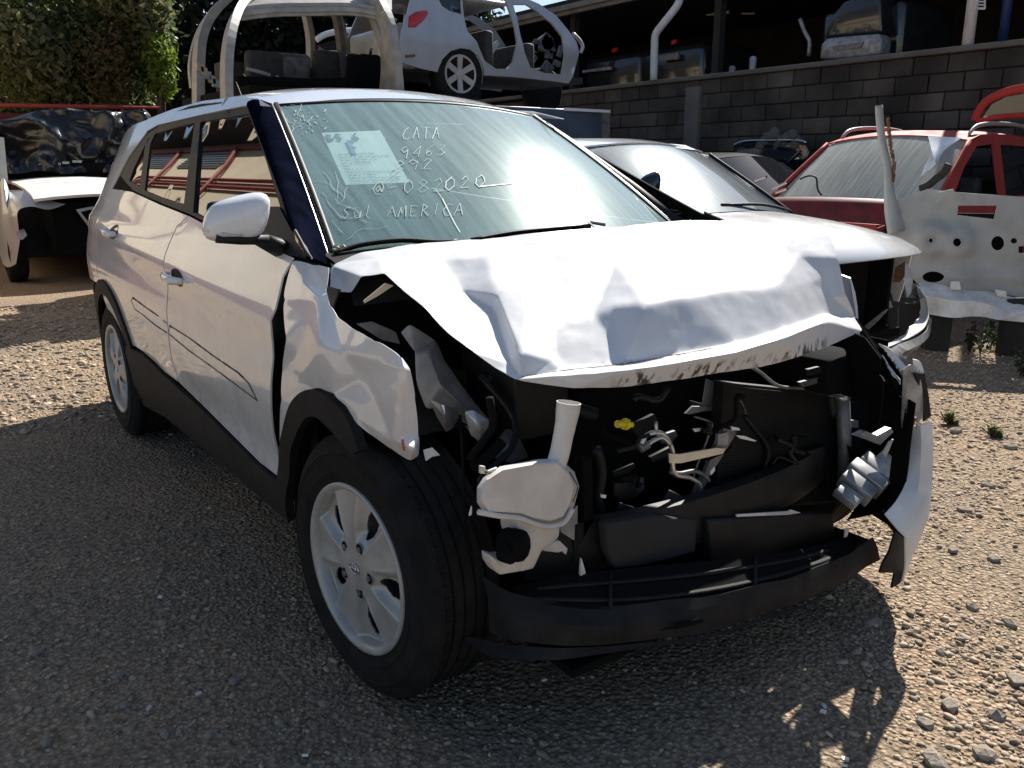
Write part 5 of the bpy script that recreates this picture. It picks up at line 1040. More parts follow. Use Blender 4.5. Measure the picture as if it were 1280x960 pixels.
def relief(u, z):
    r = 0; c0 = fpx(1165, 300); c1 = fpx(1195, 303)
    d0 = math.hypot(u-c0[0], z-c0[1]); d1 = math.hypot(u-c1[0], z-c1[1]); r += .06/(1+math.exp((min(d0, d1)-.11)/.012)); r -= .025/(1+math.exp((d0-.05)/.008)); 
    r += .02*math.exp(-((z-fpx(1200, 345)[1])/.03)**2); return r + .01*math.sin(u*9)*math.cos(z*7)
panel('firewall_sheet', oul, lambda u, z: fp3(u, z, relief(u, z)), 'panel_paint', fp, nz_, .035, holes, .004)
for k, hq in enumerate(holes[:3]):
    rim = [fp3(u, z, relief(u, z)+.004) for u, z in hq]; MB().tube(rim+[rim[0]], .006, 6, caps=False).build('hole_rim', 'panel_paint', fp, True)
MB().box(fp3(.48, .72, -.12), (.9, .06, .50), Matrix.Rotation(R(38.7), 3, 'Z')).build('backing_panel', 'matt_black', fp)  # black plate added behind so the sheet's holes look dark
pp = [fpx(*p) for p in ((1098, 132), (1100, 160), (1104, 185), (1109, 208), (1111, 235), (1114, 262), (1120, 290))]; pp_w = [.048, .048, .048, .052, .065, .09, .11]
MB().tube(crom([fp3(u, z, .02) for u, z in pp], 5), [float(np.interp(i/5, range(7), pp_w)) for i in range(31)], 8, flat=(.45, .8)).build('pillar', 'panel_paint', fp, True)
MB().lathe([(.026, 0), (.020, 0), (.018, -.06)], fp3(*pp[0], .02)+Vector((0, 0, .002)), (0, 0, 1), 14).build('pillar_mouth', 'rust', fp, True)
cu = MB()
for i in range(16): cu.box(fp3(*(Vector(fpx(float(np.interp(150+i*5, [132, 160, 185, 205, 235], [1108, 1110, 1113, 1117, 1115])), 150+i*5))), .03), (.015, .02, .03), Matrix.Rotation(i, 3, 'Z'))
tag(cu.build('cut_edge', 'rust', fp), kind='stuff')
pleat = MB(); pts_t = [(1172, 240), (1180, 236), (1188, 236), (1190, 244), (1186, 262)]; MB().prism([fp3(*fpx(*p), .03) for p in ((1172, 240), (1190, 236), (1192, 242), (1178, 246), (1166, 258))], nz_*.01).build('flange', 'panel_paint', fp)
sl_ = [[fp3(*fpx(x, y), o_) for x, y, o_ in r_] for r_ in (((1148, 352, .02), (1200, 360, .02), (1280, 372, .02), (1390, 388, .02)), ((1146, 366, .16), (1200, 372, .16), (1280, 386, .16), (1390, 402, .16)), ((1148, 388, .17), (1200, 392, .17), (1250, 395, .16), (1390, 420, .17)))]
shl = grid('floor_lip', [crom(r_, 8) for r_ in sl_], 'paint', fp, flip=True, solid=.004)
for v in shl.data.vertices: v.co += nz_*.012*math.sin(v.co.x*38)+Vector((0, 0, .008*math.sin(v.co.x*23)))
for q in (((1186, 350), (1196, 350), (1198, 360), (1185, 360)), ((1240, 360), (1254, 362), (1254, 370), (1243, 368))): MB().prism([fp3(*fpx(*p), .05) for p in q], nz_*.03).build('bracket', 'paint', fp)
for u0, nm in ((fpx(1180, 360)[0], 0), (fpx(1272, 370)[0], 1), (fpx(1380, 370)[0], 2)):
    q = fp3(u0, 0, -.05 if nm == 0 else .02); MB().box((q.x, q.y, .20), (.16, .14, .40), Matrix.Rotation(R(38), 3, 'Z')).build('support_leg', 'shed_dark', fp)
q = fp3(.25, 0, -.25); MB().box((q.x, q.y, .16), (.5, .3, .32), Matrix.Rotation(R(38), 3, 'Z')).build('support_leg', 'shed_dark', fp)
# ================================================================== yellow building across the yard (seen mirrored in the SUV's windows)
yb = tag(empty('yellow_building', (-21, -3.7, 0)), 'yellow rendered building with red trim across the yard', 'building')
MB().box((-19, -3.7, 3.1), (26, .4, 6.2)).build('wall', 'yellow_wall', yb)
MB().box((-19, -3.48, 6.02), (26, .06, .22)).build('red_band', 'red_trim', yb); MB().box((-19, -3.3, 6.36), (26, .8, .22)).build('eaves', 'shed_dark', yb)
for x in (-29, -22.6, -18.3):
    w_ = MB(); w_.box((x, -3.485, 5.50), (3.0, .05, .62)); wo = w_.build('louvre_window', 'steel_grey', yb)
    for k in range(6): MB().box((x, -3.455, 5.25+k*.1), (2.9, .03, .03)).build('louvre_slat', 'steel_blue', wo)
for z in (4.50, 4.72): MB().tube([(-31.9, -3.44, z), (-6.1, -3.44, z)], .04, 8).build('wall_pipe', 'red_trim', yb, True)
for x in (-26, -19.6, -15.3): MB().tube(crom([(x+.2, -3.42, 2.0), (x, -3.42, 3.9), (x-.6, -3.42, 5.0), (x-1.7, -3.42, 5.9)], 4), .045, 8).build('drop_pipe', 'red_trim', yb, True)
MB().box((-19, -4.6, 7.6), (26, 2.6, 2.3)).build('roof', 'shed_dark', yb)
MB().box((-19, -3.475, .5), (26, .05, 1.0)).build('plinth', 'red_wall', yb)

# ================================================================== far left: wrecked pickup under black plastic
pk = tag(empty('tarped_pickup', (-10.3, .15, 0)), 'silver wrecked pickup with its cabin under black plastic', 'pickup')
def wpx(x, *ps): return [hit(a, b, 0, x) for a, b in ps]
hoodL = [(-11.0, 1.12), (-10.2, 1.10), (-9.4, 1.05), (-8.95, 1.0), (-8.80, .95)]
grid('hood', [[Vector((x+.10*(1-t*t), .35+t*.72, z+.05*(1-t*t))) for t in np.linspace(-1, 1, 13)] for x, z in hoodL], 'paint_dirty', pk, flip=True, solid=.03)
FPk = {k: (p[0], p[1], hit(p[0], p[1], 0, p[2])) for k, p in {'a': (0, 228, -9.6), 'b': (12, 240, -9.5), 'c': (40, 240, -9.2), 'd': (62, 250, -8.9), 'e': (82, 255, -8.8), 'f': (60, 262, -8.75), 'g': (42, 258, -8.8), 'h': (24, 262, -8.9), 'i': (22, 275, -8.9), 'j': (25, 300, -8.95), 'k': (20, 330, -9.1), 'l': (0, 320, -9.5), 'm': (10, 270, -9.2)}.items()}
crumple('front_fender', FPk, list('abcdefghijkl'), [('b', 'm', 'j')], 'silver_paint', pk, nref=(1, 0, 0), sub=2)
MB().box((-9.4, .45, .62), (1.0, 1.3, .55)).build('engine', 'matt_black', pk); MB().box((-11.5, .3, .6), (3.6, 1.5, .7)).build('lower_body', 'shed_dark', pk)
MB().prism(wpx(-8.75, (95, 262), (116, 258), (130, 262), (112, 285)), (-.02, 0, 0)).build('grille_frame', 'silver_paint', pk); MB().prism(wpx(-8.74, (101, 265), (113, 262), (124, 264), (112, 279)), (-.02, 0, 0)).build('grille_hole', 'matt_black', pk)
MB().prism(wpx(-8.9, (20, 290), (30, 286), (34, 294), (28, 300), (22, 298)), (-.05, 0, 0)).build('lamp_bracket', 'bare_metal', pk)
MB().prism(wpx(-10.6, (-10, 170), (5, 172), (10, 225), (4, 250), (-10, 240)), (-.1, 0, 0)).build('door_pillar', 'silver_paint', pk)
for y in (-.55, 1.2): MB().lathe([(.22, .1), (.3, .11), (.35, .08), (.35, -.08), (.22, -.1)], (-9.55, y, .35), (0, 1, 0), 28).build('tyre', 'rubber', pk, True)
for k in range(5): MB().box(hit(40+k*14, 208-k*1.5, 0, -10.9), (.03, .08+.03*(k % 3), .03)).build('tray_rail', 'bare_metal', pk)
MB().box((-11.4, .35, 1.22), (.9, 1.45, .25)).build('dash_wreck', 'matt_black', pk)
# plastic sheet
rows = []
for i in range(46):
    u = i/45; row = []
    for j in range(61):
        v = j/60; y = -.95+2.9*v; prof = math.sin(math.pi*min(1, max(0, (v+.02)/1.06)))**.35
        zz = 1.28+.74*prof*(1-.10*abs(v-.5)) + .12*math.exp(-((v-.80)/.09)**2)
        x = -11.0-.55*u-.9*max(0, u-.5); z = 1.22+(zz-1.22)*min(1, u*1.9)
        if u > .55: z = zz - .25*(u-.55)
        nz = noise.fractal((y*1.1, z*1.3, 2.), .9, 2.0, 3); rd = 1-abs(noise.noise((y*1.9+z*1.2, z*2.6-y*.8, 5)))*2; rd2 = 1-abs(noise.noise((y*4.2-z*2, z*3.5+y*1.4, 8)))*2
        x += .15*nz+.15*rd+.12*rd2*rd2; z += .07*nz*u + .05*noise.noise((y*2.6, 3, x*3)); row.append(Vector((x, y, z)))
    rows.append(row)
tp_ = grid('plastic_sheet', rows, 'tarp', None, flip=False); tag(tp_, 'crumpled shiny black plastic sheet draped over the pickup', 'tarp')
# red fence / wall behind
rf = tag(empty('red_fence', (-14.5, .5, 0)), 'dark red wall with bright red rail at the foot of the trees', 'wall')
MB().box((-15.2, -1.0, 1.08), (.2, 14, 2.16)).build('wall', 'red_wall', rf); a_, b_ = hit(-60, 131, 0, -14.6), hit(200, 134, 0, -14.6); MB().tube([a_, b_], .035, 8).build('rail', 'red_trim', rf, True)
for t in (.1, .45, .8): p = a_.lerp(b_, t); MB().tube([(p.x, p.y, 0), p], .03, 8).build('rail_post', 'red_trim', rf, True)

# ================================================================== trees
def leaves(name, blobs, n, size, m, parent, seed, squash=1):
    g = np.random.default_rng(seed); c = np.array([b[:3] for b in blobs]); r_ = np.array([b[3] for b in blobs]); k = g.choice(len(blobs), n, p=(r_**2)/(r_**2).sum())
    d = g.normal(size=(n, 3)); d /= np.linalg.norm(d, axis=1)[:, None]; rad = g.uniform(.45, 1.08, n)**.6; far_ = g.random(n) < .10; rad[far_] *= g.uniform(1.05, 1.4, far_.sum()); p = c[k]+d*(r_[k]*rad)[:, None]
    nn = d+g.normal(size=(n, 3))*.7; nn /= np.linalg.norm(nn, axis=1)[:, None]; a = np.cross(nn, g.normal(size=(n, 3))); a /= np.linalg.norm(a, axis=1)[:, None]; b = np.cross(nn, a); s = (size*g.uniform(.6, 1.5, n))[:, None]
    V = np.stack([p-a*s, p-b*s*.45, p+a*s, p+b*s*.45], 1).reshape(-1, 3); me = bpy.data.meshes.new(name); me.vertices.add(4*n); me.vertices.foreach_set('co', V.ravel()); me.loops.add(4*n); me.loops.foreach_set('vertex_index', np.arange(4*n, dtype=np.int32)); me.polygons.add(n); me.polygons.foreach_set('loop_start', np.arange(0, 4*n, 4, dtype=np.int32)); me.update(calc_edges=True); me.validate()
    me.materials.append(MATS[m]); o = bpy.data.objects.new(name, me); COL.objects.link(o); o.parent = parent
    if parent and parent.name in ROOTM: o.matrix_parent_inverse = ROOTM[parent.name].inverted()
    return o
def tree(loc, h, blobs, n, size, m, label, seed, group=None, extra=None):
    r_ = tag(empty('tree', loc), label, 'tree', group); rr = random.Random(seed); base = Vector(loc)
    tr = MB().tube(crom([base, base+Vector((.1, .05, h*.3)), base+Vector((-.05, .1, h*.6)), base+Vector((0, 0, h*.85))], 4), [.16-.009*i for i in range(13)], 8).build('trunk', 'bark', r_, True)
    for b in blobs[:7]:
        q = Vector(b[:3]); s0 = base+Vector((0, 0, h*rr.uniform(.25, .6))); MB().tube(crom([s0, s0.lerp(q, .5)+Vector((0, 0, .1)), q], 4), [.06-.006*i for i in range(9)], 6).build('limb', 'bark', r_, True)
    leaves('crown', blobs, n, size, m, r_, seed)
    if extra: leaves('crown', extra[0], extra[1], size, extra[2], r_, seed+50)
    return r_
def bl(px, py, x, r): p = hit(px, py, 0, x); return (p.x, p.y, p.z, r)
bA = [bl(*b) for b in ((20, 60, -16.2, .8), (60, 40, -16, .9), (100, 60, -15.8, .8), (40, 95, -15.8, .6), (80, 100, -15.6, .55), (130, 30, -16, .8), (150, 75, -15.6, .7), (165, 105, -15.4, .5), (120, 105, -15.5, .5), (60, 5, -16.4, .9), (160, 10, -15.8, .8), (110, -20, -16, .9), (0, 20, -16.5, .9), (185, 50, -15.3, .5), (10, 100, -16, .55))]
bB = [bl(*b) for b in ((198, 70, -14.9, .30), (200, 95, -14.9, .28), (192, 55, -15, .28), (205, 110, -14.9, .2))]; bC = [bl(*b) for b in ((125, 75, -15.1, .5), (150, 60, -15.1, .4), (135, 100, -15.1, .4))]; bD = [bl(*b) for b in ((185, 12, -15.1, .4), (180, 35, -15.1, .35), (150, -5, -15.2, .5))]
p_ = hit(100, 130, 0, -16.0)
tA = tree((p_.x, p_.y, 0), 4.0, bA, 13000, .055, 'leaf', 'large sunlit leafy tree behind the red rail', 11, extra=(bC, 1500, 'leaf_brown'))
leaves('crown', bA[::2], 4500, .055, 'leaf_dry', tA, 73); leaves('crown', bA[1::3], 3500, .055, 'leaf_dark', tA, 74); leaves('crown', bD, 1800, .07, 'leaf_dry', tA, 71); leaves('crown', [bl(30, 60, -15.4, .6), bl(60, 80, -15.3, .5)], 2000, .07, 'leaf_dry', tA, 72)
p_ = hit(198, 125, 0, -14.9); tB = tree((p_.x, p_.y, 0), 2.6, bB, 2600, .05, 'leaf_bright', 'narrow bright yellow-green shrub at the end of the rail', 12)
for i, (px, r_) in enumerate(((-40, 2.6), (120, 2.4), (250, 2.5), (360, 2.6), (450, 2.4), (540, 1.9))):
    b_ = [bl(px+random.uniform(-70, 70), random.uniform(-60, 85), -22+random.uniform(-1, 1), random.uniform(.9, 1.5)) for _ in range(12)]; p_ = hit(px, 130, 0, -22)
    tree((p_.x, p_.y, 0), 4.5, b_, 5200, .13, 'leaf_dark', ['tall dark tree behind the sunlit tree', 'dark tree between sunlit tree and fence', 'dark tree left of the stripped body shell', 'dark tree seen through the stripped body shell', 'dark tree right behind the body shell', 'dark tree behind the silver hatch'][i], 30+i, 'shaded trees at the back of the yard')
MB().box((-25.5, 4, 2.6), (.3, 60, 5.2)).build('earth_bank', 'shed_dark')['kind'] = 'structure'

# ================================================================== stacked white body shell
rr0 = random.Random(4)
sh = tag(empty('stripped_shell', (-6.9, 2.2, 0)), 'stripped white car body shell stacked high behind the SUV roof', 'car body')
def bar(name, ps, r, m='shell_paint', flat=(1.25, .6), k=4):
    r *= 1.35 if r >= .05 else 1
    o = MB().tube(crom([hit(a, b, 0, c) for a, b, c in ps], k), r, 4, flat=flat).build(name, m, sh, False)
    if r > .062: MB().tube(crom([hit(a, b, 0, c+.045) for a, b, c in ps], k), r*.35, 4, flat=flat).build('pressed_flange', m, o, False)
bar('front_pillar', ((284, 130, -6.5), (283, 95, -6.5), (285, 60, -6.55), (291, 30, -6.7), (302, 8, -7.0), (325, -12, -7.3)), .065)
bar('rear_pillar', ((248, 130, -7.9), (248, 90, -7.9), (250, 55, -7.95), (258, 30, -8.0), (272, 10, -8.0), (292, -8, -8.0)), .075)
bar('corner_pillar', ((240, 110, -8.6), (238, 80, -8.6), (246, 45, -8.6), (262, 18, -8.5), (285, -6, -8.4)), .045)
bar('front_pillar', ((497, 130, -6.5), (494, 95, -6.5), (490, 60, -6.5), (484, 30, -6.6), (474, 8, -6.8), (460, -14, -7.2)), .075)
bar('door_edge', ((478, 130, -6.9), (482, 90, -6.9), (480, 60, -6.9), (470, 30, -7.0), (462, 5, -7.1)), .05); bar('hinge_post', ((500, 120, -6.45), (499, 90, -6.45), (496, 62, -6.45), (488, 35, -6.5), (478, 15, -6.5)), .035, 'shell_paint')
bar('centre_pillar', ((384, 130, -8.3), (388, 90, -8.3), (388, 50, -8.3), (384, 25, -8.2), (380, 10, -8.1)), .055); bar('centre_pillar', ((430, 130, -7.6), (428, 80, -7.6), (424, 40, -7.5), (418, 12, -7.4)), .05, 'primer'); bar('rear_pillar', ((434, 130, -8.3), (433, 90, -8.3), (428, 40, -8.2), (420, 12, -8.1)), .05)
rf_ = [[hit(300+190*t, 12-6*math.sin(math.pi*t)-i*5, 0, -6.9-i*.5) + Vector((0, 0, .12*i)) for t in np.linspace(0, 1, 9)] for i in range(4)]; grid('roof_inside', rf_, 'shell_paint', sh, solid=.02)
bar('header_rail', ((296, 18, -6.9), (340, 13, -6.9), (390, 12, -6.9), (440, 12, -6.9), (476, 18, -6.8)), .05); MB().prism(wpx(-7.2, (312, 2), (345, 0), (348, 8), (322, 12), (312, 10)), (-.05, 0, 0)).build('roof_console', 'bare_metal', sh)
bar('belt_rail', ((296, 104, -6.6), (340, 104, -6.7), (390, 106, -6.8), (440, 104, -6.9)), .05, 'matt_black'); bar('seat_frame', ((308, 86, -7.2), (325, 90, -7.2), (338, 94, -7.2)), .018, 'shell_paint'); bar('seat_frame', ((345, 96, -7.2), (360, 103, -7.2)), .018, 'shell_paint'); bar('seat_frame', ((305, 92, -7.0), (312, 108, -7.0)), .012, 'shell_paint')
bar('wheel_ring', ((455, 85, -7.4), (462, 70, -7.4), (464, 60, -7.4), (456, 90, -7.4), (440, 92, -7.4)), .02, 'bare_metal')
for a, b, c in ((330, 88, -7.5), (365, 90, -7.6), (412, 86, -7.7), (455, 90, -7.3)): MB().box(hit(a, b, 0, c), (.16, .40, .38), Matrix.Rotation(.15, 3, 'Y')).build('seat_back', rr0.choice(['interior', 'primer', 'matt_black']), sh, bevel=.05)
MB().box((-7.4, 2.2, 1.96), (2.2, 2.0, .12)).build('floor_pan', 'matt_black', sh); MB().box((-7.9, 2.2, 2.2), (.3, 1.5, .35)).build('rear_bench', 'interior', sh)
rr = random.Random(8)
for k in range(16): MB().box(hit(rr.uniform(310, 440), rr.uniform(76, 96), 0, -7.9), (.1, rr.uniform(.06, .22), rr.uniform(.04, .12)), Matrix.Rotation(rr.uniform(-.5, .5), 3, 'X')).build('trim_scrap', rr.choice(['beige', 'primer', 'red_inside', 'interior', 'bare_metal']), sh)
for k in range(5): MB().prism(wpx(-7.8, *[(246+k*5+dx, 78+k*5+dy) for dx, dy in ((0, 0), (8, 2), (9, 12), (1, 10))]), (-.06, 0, 0)).build('trim_scrap', rr.choice(['beige', 'primer', 'bare_metal']), sh)
bs = tag(empty('stacked_wreck', (-7.4, 2.2, 0)), 'dark wreck carrying the stripped white body shell', 'car'); MB().box((-7.4, 2.2, 1.2), (2.6, 1.7, 1.38)).build('body', 'dark_paint', bs, bevel=.15); MB().box((-7.4, 2.2, .5), (3.6, 1.7, .5)).build('lower_body', 'dark_paint', bs, bevel=.1)
for x in (-8.5, -6.3):
    for y in (1.4, 3.0): MB().lathe([(.2, .08), (.3, .1), (.32, .06), (.32, -.06), (.2, -.08)], (x, y, .32), (0, 1, 0), 24).build('tyre', 'rubber', bs, True)
# white car seen through the shell
far = tag(empty('white_hatchback', (-11.5, 5.2, 0)), 'white hatchback roof glimpsed through the stripped shell', 'car'); MB().tube(crom([hit(a, b, 0, -11) for a, b in ((395, 50), (410, 42), (440, 38), (470, 40))], 4), .05, 6, flat=(1, .5)).build('roof_edge', 'paint', far, True)
MB().prism([hit(a, b, 0, -11) for a, b in ((400, 75), (410, 62), (450, 62), (470, 66), (470, 88), (405, 90))], (-.4, 0, 0)).build('door', 'paint_dirty', far, bevel=.05); MB().prism([hit(a, b, 0, -11.02) for a, b in ((396, 56), (440, 44), (470, 46), (470, 64), (405, 62))], (-.3, 0, 0)).build('window', 'dark_glass', far); MB().box((-11.5, 5.0, 1.0), (.8, 2.0, 2.0)).build('lower_body', 'shed_dark', far)

# ================================================================== silver SUV without doors on a steel box
XR = -7.2
rv = tag(empty('silver_suv', (-8.0, 4.5, 2.16)), 'silver SUV without doors parked on the dark steel container', 'car')
def ryz(px, py): p = hit(px, py, 0, XR); return (p.y, p.z)
def rsurf(off=0):
    def f(y, z): return (XR - .10*max(0, (z-2.75))/.5 - .06*max(0, 3.6-y)**2*2 - off, y, z)
    return f
so_ = [ryz(*p) for p in ((502, 78), (500, 60), (503, 38), (510, 20), (517, 0), (522, -12), (640, -12), (660, -6), (680, 3), (700, 18), (714, 38), (722, 52), (724, 66), (716, 96), (711, 104), (690, 101), (640, 96), (606, 94), (604, 82), (598, 70), (588, 62), (576, 60), (563, 64), (553, 74), (548, 86), (547, 90), (520, 84))]
hq1 = [ryz(*p) for p in ((583, -8), (583, 20), (585, 38), (596, 52), (600, 62), (606, 76), (620, 86), (634, 86), (641, 78), (647, 52), (646, 30), (640, 6), (636, -8))]
hq2 = [ryz(*p) for p in ((647, 4), (650, 20), (652, 45), (656, 66), (663, 84), (680, 91), (702, 93), (706, 70), (705, 45), (694, 28), (676, 12), (664, 4))]
wq = [ryz(*p) for p in ((551, -8), (556, 6), (566, 13), (580, 17), (581, -8))]
body_n = panel('body_side', so_, rsurf(), 'silver_paint', rv, (1, 0, 0), .10, [hq1, hq2, wq], .03); 
ob_ = panel('body_side', so_, lambda y, z: (-8.75+.10*max(0, (z-2.75))/.5, y, z), 'silver_paint', rv, (-1, 0, 0), .12, [hq1, hq2, wq], .03)
panel('rear_side_window', wq, rsurf(.02), 'dark_glass', rv, (1, 0, 0), .1, th=.004)
y0, z0 = ryz(520, -12); y1, _ = ryz(640, -12); MB().box((-8.0, (y0+y1)/2+.05, z0+.02), (1.3, y1-y0, .05)).build('roof', 'silver_paint', rv, bevel=.02)
tl_ = MB().prism([Vector(rsurf(-.012)(*ryz(*p))) for p in ((511, 34), (513, 20), (522, 14), (536, 12), (538, 16), (530, 26), (520, 34))], (-.05, 0, 0)).build('tail_light', 'red_plastic', rv, bevel=.008)
MB().prism([Vector(rsurf(-.02)(*ryz(*p))) for p in ((507, 69), (518, 68), (518, 71), (507, 72))], (-.02, 0, 0)).build('bumper_reflector', 'rust', rv)
wy, wz = ryz(577, 90); c_ = Vector((XR-.12, wy, wz-.02)); rw = .335
hb = MB().lathe([(0, .0), (.2, .0), (.21, .06), (.22, -.1), (0, -.1)], c_, (1, 0, 0), 28).build('wheel', 'shed_dark', rv, True); MB().lathe([(.215, .09), (.26, .11), (.31, .10), (rw, .07), (rw, -.08), (.21, -.1)], c_, (1, 0, 0), 40).build('tyre', 'rubber', hb, True)
sp = MB()
for i in range(6):
    q = i*math.pi/3+.52; d = Vector((0, math.cos(q), math.sin(q))); t = Vector((0, -math.sin(q), math.cos(q))); sp.prism([c_+Vector((.085, 0, 0))+d*.04+t*.03, c_+Vector((.10, 0, 0))+d*.205+t*.035, c_+Vector((.10, 0, 0))+d*.205-t*.035, c_+Vector((.085, 0, 0))+d*.04-t*.03], (-.02, 0, 0))
sp.lathe([(0, .1), (.05, .095), (.055, .07)], c_, (1, 0, 0), 20); sp.lathe([(.195, .1), (.218, .105), (.222, .09)], c_, (1, 0, 0), 36); sp.build('rim', 'silver', hb)
for y in (wy, wy+2.3): MB().lathe([(0, .1), (.2, .1), (.3, .1), (rw, .06), (rw, -.06), (.3, -.1), (0, -.1)], (-8.6, y, wz-.02), (1, 0, 0), 28).build('tyre', 'rubber', rv, True)
MB().box((-7.98, (wy+5.7)/2-.3, wz+.02), (1.3, 3.0, .08)).build('floor_pan', 'shed_dark', rv); MB().box((-7.95, 3.45, wz+.25), (1.3, .25, .5)).build('rear_panel', 'silver_paint', rv, bevel=.05)
for q, m_ in ((((585, 66), (606, 72), (608, 88), (590, 80)), 'silver_paint'), (((606, 66), (622, 50), (625, 54), (612, 74)), 'silver_paint')): MB().prism([hit(a, b, 0, -7.6) for a, b in q], (-.03, 0, 0)).build('inner_sill', m_, rv)
for y_, z_ in ((4.75, 2.72), (5.4, 2.62)): MB().box((-8.0, y_, z_), (.9, .14, .45)).build('seat_rest', 'interior', rv, bevel=.04)
dj = MB(); 
for k in range(14): dj.box(hit(rr.uniform(662, 704), rr.uniform(50, 86), 0, -7.8), (.05, rr.uniform(.05, .2), rr.uniform(.05, .2)), Matrix.Rotation(rr.uniform(0, 3), 3, 'X'))
tag(dj.build('dash_remains', 'primer', rv), kind='stuff'); MB().tube(crom([hit(a, b, 0, -7.1) for a, b in ((716, 42), (724, 50), (728, 58), (726, 66))], 3), .025, 6).build('hinge', 'bare_metal', rv, True)
ct = tag(empty('steel_container', (-8.0, 4.9, 0)), 'dark blue-grey steel container under the silver SUV', 'container')
pA, pB = hit(560, 114, 0, -6.95), hit(761, 113, 0, -6.95); zt_ = wz-.02-rw
MB().box((-8.0, (3.0+pB.y)/2, zt_/2-.01), (2.1, pB.y-3.0, zt_-.02)).build('body', 'steel_blue', ct, bevel=.02); MB().box((-6.93, 5.85, zt_-.03), (.05, .75, .035)).build('top_edge', 'paint', ct); MB().box((-6.935, 4.6, zt_-.45), (.05, 3.2, .06)).build('side_rib', 'steel_grey', ct)
MB().box((-6.94, pB.y-.06, zt_/2), (.06, .12, zt_-.05)).build('corner_post', 'steel_grey', ct)

# ================================================================== things stored on the terrace, in shade
st1 = tag(empty('stored_car', (-5.6, 10.3, 2.44)), 'silver car tail with pale bumper stored in the dark shed', 'car')
YT = 9.4
MB().prism(hY(YT, (1024, 74), (1026, 56), (1032, 48), (1060, 45), (1098, 42), (1102, 50), (1100, 68), (1060, 73)), (0, .25, 0)).build('bumper', 'bare_metal', st1, bevel=.03); MB().prism(hY(YT-.01, (1040, 58), (1080, 52), (1076, 60), (1042, 64)), (0, -.012, 0)).build('plate_recess', 'steel_grey', st1)
MB().prism(hY(YT+.1, (1030, 47), (1040, 20), (1055, 2), (1080, -6), (1100, -4), (1102, 41)), (0, .5, 0)).build('tailgate', 'dark_paint', st1, bevel=.03); MB().box((-5.75, 10.6, 3.0), (1.3, 1.4, 1.0)).build('body', 'dark_paint', st1, bevel=.1)  # silver tailgate given dark paint for the shed's deep shade
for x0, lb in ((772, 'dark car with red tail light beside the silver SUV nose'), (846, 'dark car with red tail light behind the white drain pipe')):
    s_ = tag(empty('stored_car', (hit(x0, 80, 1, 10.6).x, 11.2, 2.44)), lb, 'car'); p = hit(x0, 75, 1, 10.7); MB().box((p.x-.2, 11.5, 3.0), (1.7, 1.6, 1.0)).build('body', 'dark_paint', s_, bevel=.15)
    MB().prism(hY(10.66, *[(x0-7+dx, 58+dy-(10 if x0 > 800 else 0)) for dx, dy in ((0, 3), (6, 1), (6, 6), (0, 8))]), (0, .04, 0)).build('tail_light', 'red_plastic', s_)
    if x0 < 800: MB().prism(hY(10.6, (728, 88), (763, 83), (764, 87), (728, 91)), (0, .05, 0)).build('bumper', 'bare_metal', s_)
    else: MB().prism(hY(10.6, (824, 70), (848, 66), (848, 74), (826, 76)), (0, .05, 0)).build('plate', 'steel_grey', s_)
s_ = tag(MB().tube(crom(hY(9.6, (1000, 24), (1006, 40), (1012, 52), (1011, 70)), 4), .03, 6).build('car_pillar', 'bare_metal', None, True), 'bent grey car pillar leaning beside the stored silver car', 'car part')
for i, (px, py, h_, m_, lb) in enumerate(((916, 80, 16, 'steel_grey', 'small upright canister on the wall under the shed'), (941, 82, 24, 'bare_metal', 'tall upright steel post stub on the wall under the shed'))):
    a_ = hit(px, py, 1, 8.6); tag(MB().tube([(a_.x, a_.y, 2.44), (a_.x, a_.y, 2.5+h_*.012), (a_.x, a_.y, 2.52+h_*.012)], [.05, .05, .03], 10).build('canister' if i == 0 else 'steel_stub', m_, None, True), lb, ['canister', 'post'][i])

